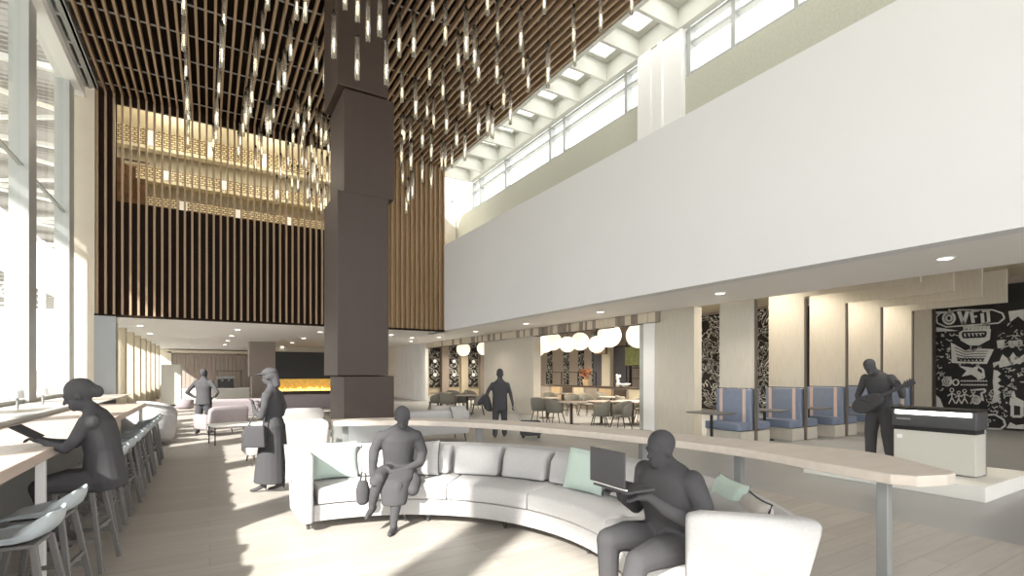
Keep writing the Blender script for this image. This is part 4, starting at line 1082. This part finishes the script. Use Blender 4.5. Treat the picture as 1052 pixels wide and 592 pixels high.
P = p.hp; hb = MB(); hb.ell(P(0, -.022, .04), .092, .112, .105, rot=p.hq); hb.ell(P(0, -.112, -.012), .056, .052, .058, rot=p.hq)
hb.m = None; p.part('hair', hb)
bk = thing('booklet', 'small open booklet held by the woman at the window bar', 'booklet', (-.83, 5.55, -.03))
q0 = Vector((-.44, .0, 1.21))
MB().bar(q0+Vector((.07, -.075, -.045)), q0+Vector((-.08, -.075, .06)), .15, .006).build('page', 'person', bk)
MB().bar(q0+Vector((.07, .075, -.045)), q0+Vector((-.08, .075, .06)), .15, .006).build('page', 'person', bk)
# --- standing woman in cap and long skirt
p = Person('standing woman in a cap and long skirt, seen from the side by the sofa', (.757, 7.78, 0), VL, .011)
p.torso([(0, -.02, .80, .19, .15), (0, -.02, .92, .19, .14), (0, .0, 1.05, .15, .115), (0, .01, 1.2, .16, .125), (0, 0, 1.32, .19, .11), (0, 0, 1.41, .15, .08), (0, .01, 1.45, .07, .06)])
p.torso([(0, .02, .13, .20, .23), (0, .01, .4, .19, .21), (0, -.01, .7, .19, .175), (0, -.02, .86, .18, .15)])
p.limb([(0, .0, 1.42), (0, .03, 1.54)], [.055, .05])
p.head((0, .045, 1.605), (0, 1, -.08), (0, 0, 1), .96)
p.limb([(.19, 0, 1.36), (.23, -.05, 1.18), (.23, -.02, 1.07)], [.056, .05, .045]); p.limb([(.23, -.02, 1.07), (.17, .12, 1.10), (.10, .21, 1.17)], [.045, .036, .026])
p.limb([(-.19, 0, 1.36), (-.23, .0, 1.2), (-.22, .04, 1.07)], [.056, .05, .045]); p.limb([(-.22, .04, 1.07), (-.13, .18, 1.13), (-.07, .23, 1.2)], [.045, .036, .026])
p.hand((.10, .21, 1.17), (-.2, .2, .9), (1, 0, 0), -1, 1.0, .9); p.hand((-.07, .23, 1.2), (.1, .25, .9), (1, 0, 0), 1, 1.0, .9)
for s_, f_ in ((-1, .1), (1, -.1)):
    p.limb([(s_*.07, f_, .4), (s_*.06, f_-.02, .10)], [.05, .032])
    p.limb([(s_*.06, f_-.02, .10), (s_*.06, f_+.10, .04), (s_*.06, f_+.17, .025)], [.034, .028, .022]); p.limb([(s_*.06, f_-.035, .09), (s_*.06, f_-.04, .008)], [.016, .007])
p.done()
P = p.hp; h_ = MB().ell(P(0, -.03, .03), .085, .10, .095, rot=p.hq).limb([P(0, -.08, .0), P(0, -.10, -.12)], [.06, .05]); p.part('hair', h_)
h_ = MB().ell(P(0, -.015, .07), .09, .112, .07, rot=p.hq).ell(P(0, .12, .052), .07, .085, .012, rot=p.hq); p.part('cap', h_)
bg = thing('shoulder_bag', 'boxy shoulder bag hanging at the hip of the woman in the cap', 'bag', tuple(Vector((.757, 7.78, 0))+VL*.10-VD*.27))
b = MB(); u_ = VL*.14; w_ = VD*.05
R = [[c+u_*k*sx+w_*sy for sx, sy in ((-1, -1), (1, -1), (1, 1), (-1, 1))] for c, k in ((Vector((0, 0, .66)), 1.05), (Vector((0, 0, .92)), .95), (Vector((0, 0, .95)), .85))]
b.loft(R).build('body', 'person', bg, bevel=.015, seg=3)
MB().tube([VL*.1+Vector((0, 0, .94)), VL*.02+VD*.12+Vector((0, 0, 1.2)), -VL*.05+VD*.18+Vector((0, 0, 1.43)), -VL*.1+VD*.1+Vector((0, 0, 1.2)), -VL*.1+Vector((0, 0, .94))], .009).build('strap', 'person', bg)
# --- man at far left, hands on hips, seen from behind
p = Person('man with hands on hips seen from behind, near the mauve armchair', (-.14, 16.1, 0), VD, .014)
p.torso([(0, 0, .78, .17, .12), (0, 0, .92, .19, .13), (0, 0, 1.1, .18, .12), (0, 0, 1.3, .22, .13), (0, 0, 1.42, .2, .11), (0, 0, 1.5, .08, .06)])
p.limb([(0, 0, 1.44), (0, .02, 1.56)], [.075, .066]); p.head((0, .02, 1.64), (0, 1, -.1), sc=1.1)
for s_ in (-1, 1):
    p.limb([(s_*.2, 0, 1.41), (s_*.34, -.04, 1.24), (s_*.42, -.06, 1.13)], [.07, .055, .048]); p.limb([(s_*.42, -.06, 1.13), (s_*.32, .02, 1.03), (s_*.22, .05, .98)], [.048, .04, .03])
    p.hand((s_*.22, .05, .98), (-s_*.6, .5, -.3), (0, 0, 1), 1, .6, 1)
    p.limb([(s_*.1, 0, .82), (s_*.12, .01+s_*.04, .47), (s_*.11, s_*.1-.02, .1)], [.115, .09, .072]); p.shoe((s_*.11, s_*.1-.02, .09), (s_*.2, 1, 0), .2)
p.done()
p.part('hair', MB().ell(p.hp(0, -.03, .045), .084, .095, .09, rot=p.hq))
p.part('jacket', MB().loft([[Vector((0, 0, z))+p.r*a*math.cos(q*PI/8)+p.f*b_*math.sin(q*PI/8) for q in range(16)] for z, a, b_ in ((.80, .225, .16), (.95, .2, .145), (1.15, .19, .13), (1.32, .225, .14))]))
# --- man walking away with a suitcase
p = Person('man in a suit walking away, coat over his arm', (6.45, 11.3, 0), VD, .014)
p.torso([(0, 0, .80, .17, .12), (0, 0, .92, .185, .125), (0, 0, 1.1, .19, .135), (0, 0, 1.3, .22, .14), (0, 0, 1.41, .155, .105), (0, 0, 1.49, .08, .06)])
p.torso([(0, 0, .70, .205, .15), (0, 0, .9, .195, .145), (0, 0, 1.1, .19, .13)])
p.limb([(0, 0, 1.45), (0, .02, 1.57)], [.075, .066]); p.head((0, .02, 1.63), (0, 1, -.05), sc=1.12)
p.limb([(.19, 0, 1.36), (.27, -.03, 1.15), (.29, -.04, 1.05)], [.066, .05, .045]); p.limb([(.29, -.04, 1.05), (.33, -.03, .88), (.335, -.05, .80)], [.044, .034, .026])
p.hand((.335, -.05, .80), (0, -.1, -1), (0, 1, 0), 1, 1.2)
p.limb([(-.19, 0, 1.36), (-.3, -.02, 1.2), (-.34, -.03, 1.08)], [.066, .05, .045]); p.limb([(-.34, -.03, 1.08), (-.36, .1, 1.0), (-.34, .2, .98)], [.044, .036, .028])
p.hand((-.34, .2, .98), (.2, 1, 0), (0, 0, 1), 1, .8)
for s_ in (-1, 1):
    p.limb([(s_*.09, 0, .82), (s_*.11, s_*.05, .47), (s_*.12, s_*.08-.05, .1)], [.11, .085, .07]); p.shoe((s_*.12, s_*.08-.05, .09), (s_*.15, 1, 0), .2)
p.done()
p.part('hair', MB().ell(p.hp(0, -.02, .045), .09, .106, .098, rot=p.hq))
ct = thing('coat', 'coat draped over the forearm of the walking man', 'coat', (6.45, 11.3, 0))
b = MB(); R = []
for z, a, d_, o_ in ((1.10, .05, .12, -.36), (1.0, .10, .17, -.36), (.85, .12, .18, -.34), (.72, .10, .15, -.30), (.66, .05, .08, -.26)):
    R.append([p.P(o_+a*math.cos(q*PI/6), .08+d_*math.sin(q*PI/6), z) for q in range(12)])
b.loft(R).limb([p.P(-.42, 0, 1.02), p.P(-.52, 0, .9), p.P(-.55, 0, .86)], [.06, .06, .04]).build('body', 'person', ct, remesh=.016)
su = thing('suitcase', 'dark wheeled suitcase pulled behind the walking man', 'suitcase', tuple(Vector((6.45, 11.3, 0))+p.P(.80, -.15, 0)))
su.rotation_euler.z = -YAW
b = MB(); R = []
for x, k in ((-.28, .8), (-.25, 1), (.2, 1), (.26, .8)):
    R.append([Vector((x, y*k, .25+z*k)) for y, z in ((-.12, -.19), (.12, -.19), (.12, .14), (.06, .2), (-.06, .2), (-.12, .14))])
b.loft(R).build('shell', 'person', su, bevel=.02, seg=3)
for s_ in (-1, 1):
    MB().cone((s_*.2, -.1, .035), (s_*.2, .1, .035), .035, .035, 12).build('wheel', 'black', su)
    MB().bar((-.22+s_*.03, s_*.045, .40), (-.45+s_*.03, s_*.03, .80), .012).build('pull_rod', 'greymetal', su)
MB().bar((-.47, -.06, .81), (-.47, .06, .81), .025).build('grip', 'black', su)
# --- guitar player on the stage
p = Person('guitar player on the stage, head bent over the guitar', (9.6, 4.0, .2), (-.93, .12), .011)
p.torso([(0, -.02, .80, .17, .12), (0, -.02, .94, .18, .13), (0, 0, 1.1, .17, .13), (0, .03, 1.28, .21, .14), (0, .06, 1.40, .2, .12), (0, .09, 1.47, .09, .07)])
p.limb([(0, .09, 1.44), (0, .19, 1.51)], [.07, .065]); p.head((0, .27, 1.56), (-.1, 1, -.7), (0, .7, 1), 1.05)
p.limb([(.2, .06, 1.38), (.30, .02, 1.18), (.32, .06, 1.08)], [.07, .056, .05]); p.limb([(.32, .06, 1.08), (.22, .22, 1.02), (.10, .28, 1.02)], [.048, .038, .028])
p.hand((.10, .28, 1.02), (-1, .1, -.2), (0, 0, 1), 1, .7)
p.limb([(-.2, .06, 1.38), (-.33, .02, 1.2), (-.38, .08, 1.1)], [.07, .056, .05]); p.limb([(-.38, .08, 1.1), (-.42, .22, 1.18), (-.42, .27, 1.24)], [.048, .038, .028])
p.hand((-.42, .27, 1.24), (-.1, .1, 1), (1, 0, 0), 1, 1.2)
for s_ in (-1, 1):
    p.limb([(s_*.10, -.02, .82), (s_*.13, .02, .47), (s_*.14, -.02+s_*.03, .1)], [.12, .095, .08]); p.shoe((s_*.14, -.02+s_*.03, .09), (s_*.3, 1, 0), .2)
p.done()
p.part('hair', MB().ell(p.hp(0, -.02, .045), .088, .1, .09, rot=p.hq))
gt = thing('acoustic_guitar', 'acoustic guitar held by the player on the stage, neck pointing up', 'guitar', (9.6, 4.0, .2))
ax = p.P(-.88, .02, .47).normalized(); nn = p.f; up_ = nn.cross(ax).normalized(); c0 = p.P(.02, .24, .98)
def gring(off, k):
    out = []
    for q in range(28):
        t_ = 2*PI*q/28; r_ = .17+.035*math.cos(2*t_)-.03*math.cos(t_)
        out.append(c0+nn*off+(ax*math.cos(t_)*r_*1.25+up_*math.sin(t_)*r_*.95)*k)
    return out
MB().loft([gring(-.045, .96), gring(-.035, 1), gring(.035, 1), gring(.045, .96)]).build('body', 'person', gt)
MB().bar(c0+ax*.2+nn*.05, c0+ax*.62+nn*.05, .05, .022, up=nn).build('neck', 'person', gt)
MB().bar(c0+ax*.62+nn*.05, c0+ax*.77+nn*.04, .085, .02, up=nn).build('headstock', 'person', gt)
for k in range(3):
    for s_ in (-1, 1):
        MB().cone(c0+ax*(.65+k*.04)+up_*s_*.04+nn*.045, c0+ax*(.65+k*.04)+up_*s_*.065+nn*.045, .008, .008, 6).build('tuning_peg', 'person', gt)
# --- woman seated on the left half of the sofa
p = Person('woman seated on the curved sofa with crossed legs, leaning forward', (1.86, 5.56, -.02), (-.45, -.9), .010)
p.torso([(0, -.02, .46, .17, .12), (0, -.03, .56, .195, .15), (.02, .0, .70, .17, .13), (.01, .06, .86, .185, .13), (-.01, .11, .98, .20, .12), (-.02, .14, 1.04, .15, .09), (-.03, .16, 1.08, .07, .06)])
p.limb([(-.03, .16, 1.05), (-.05, .20, 1.14)], [.055, .052]); p.head((-.06, .24, 1.195), (-.1, 1, -.5), (0, .35, 1), .98)
p.limb([(.19, .11, .98), (.27, .10, .82), (.27, .16, .70)], [.066, .06, .052]); p.limb([(.27, .16, .70), (.24, .34, .62), (.22, .40, .60)], [.05, .04, .028])
p.hand((.22, .40, .60), (-.1, 1, -.3), (1, 0, 0), -1, .6)
p.limb([(-.2, .11, .98), (-.26, .06, .80), (-.24, .10, .68)], [.066, .06, .05]); p.limb([(-.24, .10, .68), (-.1, .24, .63), (.02, .32, .62)], [.048, .038, .028])
p.hand((.02, .32, .62), (1, .3, -.1), (0, 0, 1), 1, .6)
# legs: left planted, right crossed over
p.limb([(-.09, .02, .54), (-.06, .24, .53), (-.04, .44, .49)], [.105, .09, .07]); p.limb([(-.04, .44, .49), (-.02, .46, .28), (-.0, .47, .10)], [.068, .058, .038]); p.shoe((0, .47, .09), (.1, 1, 0), .21)
p.limb([(.09, .02, .56), (.13, .26, .60), (.15, .46, .58)], [.105, .09, .068]); p.limb([(.15, .46, .58), (.20, .44, .42), (.23, .42, .30)], [.066, .056, .040]); p.shoe((.23, .42, .29), (.2, 1, -.3), .2)
p.limb([(-.09, .06, .54), (-.18, .24, .50), (-.19, .38, .44)], [.09, .09, .07])
p.done()
hbg = thing('soft_bag', 'soft dark bag hanging beside the knee of the woman on the sofa', 'bag', (1.86, 5.56, 0))
b = MB(); b.rings([(0, 0, 0, .03, .02), (0, 0, .03, .065, .045), (0, 0, .16, .075, .05), (0, 0, .26, .05, .03)]); 
for v_ in b.v: v_ += p.P(.33, .40, .27)
b.build('body', 'person', hbg, remesh=.012)
MB().tube([p.P(.30, .40, .50), p.P(.30, .40, .60), p.P(.34, .40, .62), p.P(.36, .40, .5)], .01).build('handle', 'person', hbg)
P = p.hp; p.part('headscarf', MB().ell(P(0, -.02, .03), .088, .108, .1, rot=p.hq).limb([P(0, -.06, -.02), P(0, -.07, -.13)], [.07, .06]))
p.part('skirt', MB().loft([[p.P(.0+a*math.cos(q*PI/8), f_+b_*math.sin(q*PI/8), z) for q in range(16)] for z, f_, a, b_ in ((.30, .44, .13, .09), (.46, .38, .16, .13), (.56, .28, .19, .2), (.64, .12, .18, .17))]))
# --- man with laptop on the right half of the sofa
p = Person('man seated on the right end of the curved sofa holding an open laptop', (2.66, 2.34, -.02), (-.97, .03), .010)
p.torso([(0, -.06, .46, .18, .15), (0, -.07, .56, .23, .19), (0, -.04, .72, .22, .18), (0, .0, .88, .225, .17), (0, .03, .98, .225, .14), (0, .05, 1.06, .17, .10), (0, .06, 1.1, .08, .065)])
p.limb([(0, .06, 1.05), (0, .085, 1.12)], [.066, .06]); p.head((0, .10, 1.175), (0, 1, -.12), (0, .1, 1), 1.02)
for s_ in (-1, 1):
    p.limb([(s_*.21, .03, 1.0), (s_*.27, .0, .84), (s_*.27, .06, .74)], [.074, .066, .056]); p.limb([(s_*.27, .06, .74), (s_*.2, .24, .84), (s_*.14, .33, .92)], [.054, .044, .031])
    p.hand((s_*.14, .33, .92), (-s_*.2, 1, .1), (1, 0, 0), -s_, .5)
p.limb([(.10, .0, .55), (.12, .28, .60), (.12, .44, .60)], [.12, .10, .078]); p.limb([(.12, .44, .60), (.14, .42, .35), (.15, .40, .10)], [.076, .066, .048]); p.shoe((.15, .40, .09), (.2, 1, 0), .22)
p.limb([(-.10, .0, .55), (-.13, .26, .56), (-.14, .43, .54)], [.12, .10, .078]); p.limb([(-.14, .43, .54), (-.13, .50, .32), (-.12, .55, .10)], [.076, .064, .046]); p.shoe((-.12, .55, .09), (-.2, 1, 0), .22)
p.done()
p.part('hair', MB().ell(p.hp(0, -.02, .045), .086, .1, .09, rot=p.hq))
lp = thing('laptop', 'open laptop held up by the man on the sofa', 'laptop', (2.66, 2.34, -.02))
k0 = p.P(0, .40, .90)
MB().bar(p.P(-.16, .42, .97), p.P(.16, .42, .97), .22, .014).build('keyboard_base', 'person', lp)
MB().bar(p.P(-.16, .55, 1.105), p.P(.16, .55, 1.105), .012, .215).build('screen', 'person', lp)
MB().bar(p.P(-.15, .525, .985), p.P(.15, .525, .985), .012, .008).build('hinge', 'white', lp)
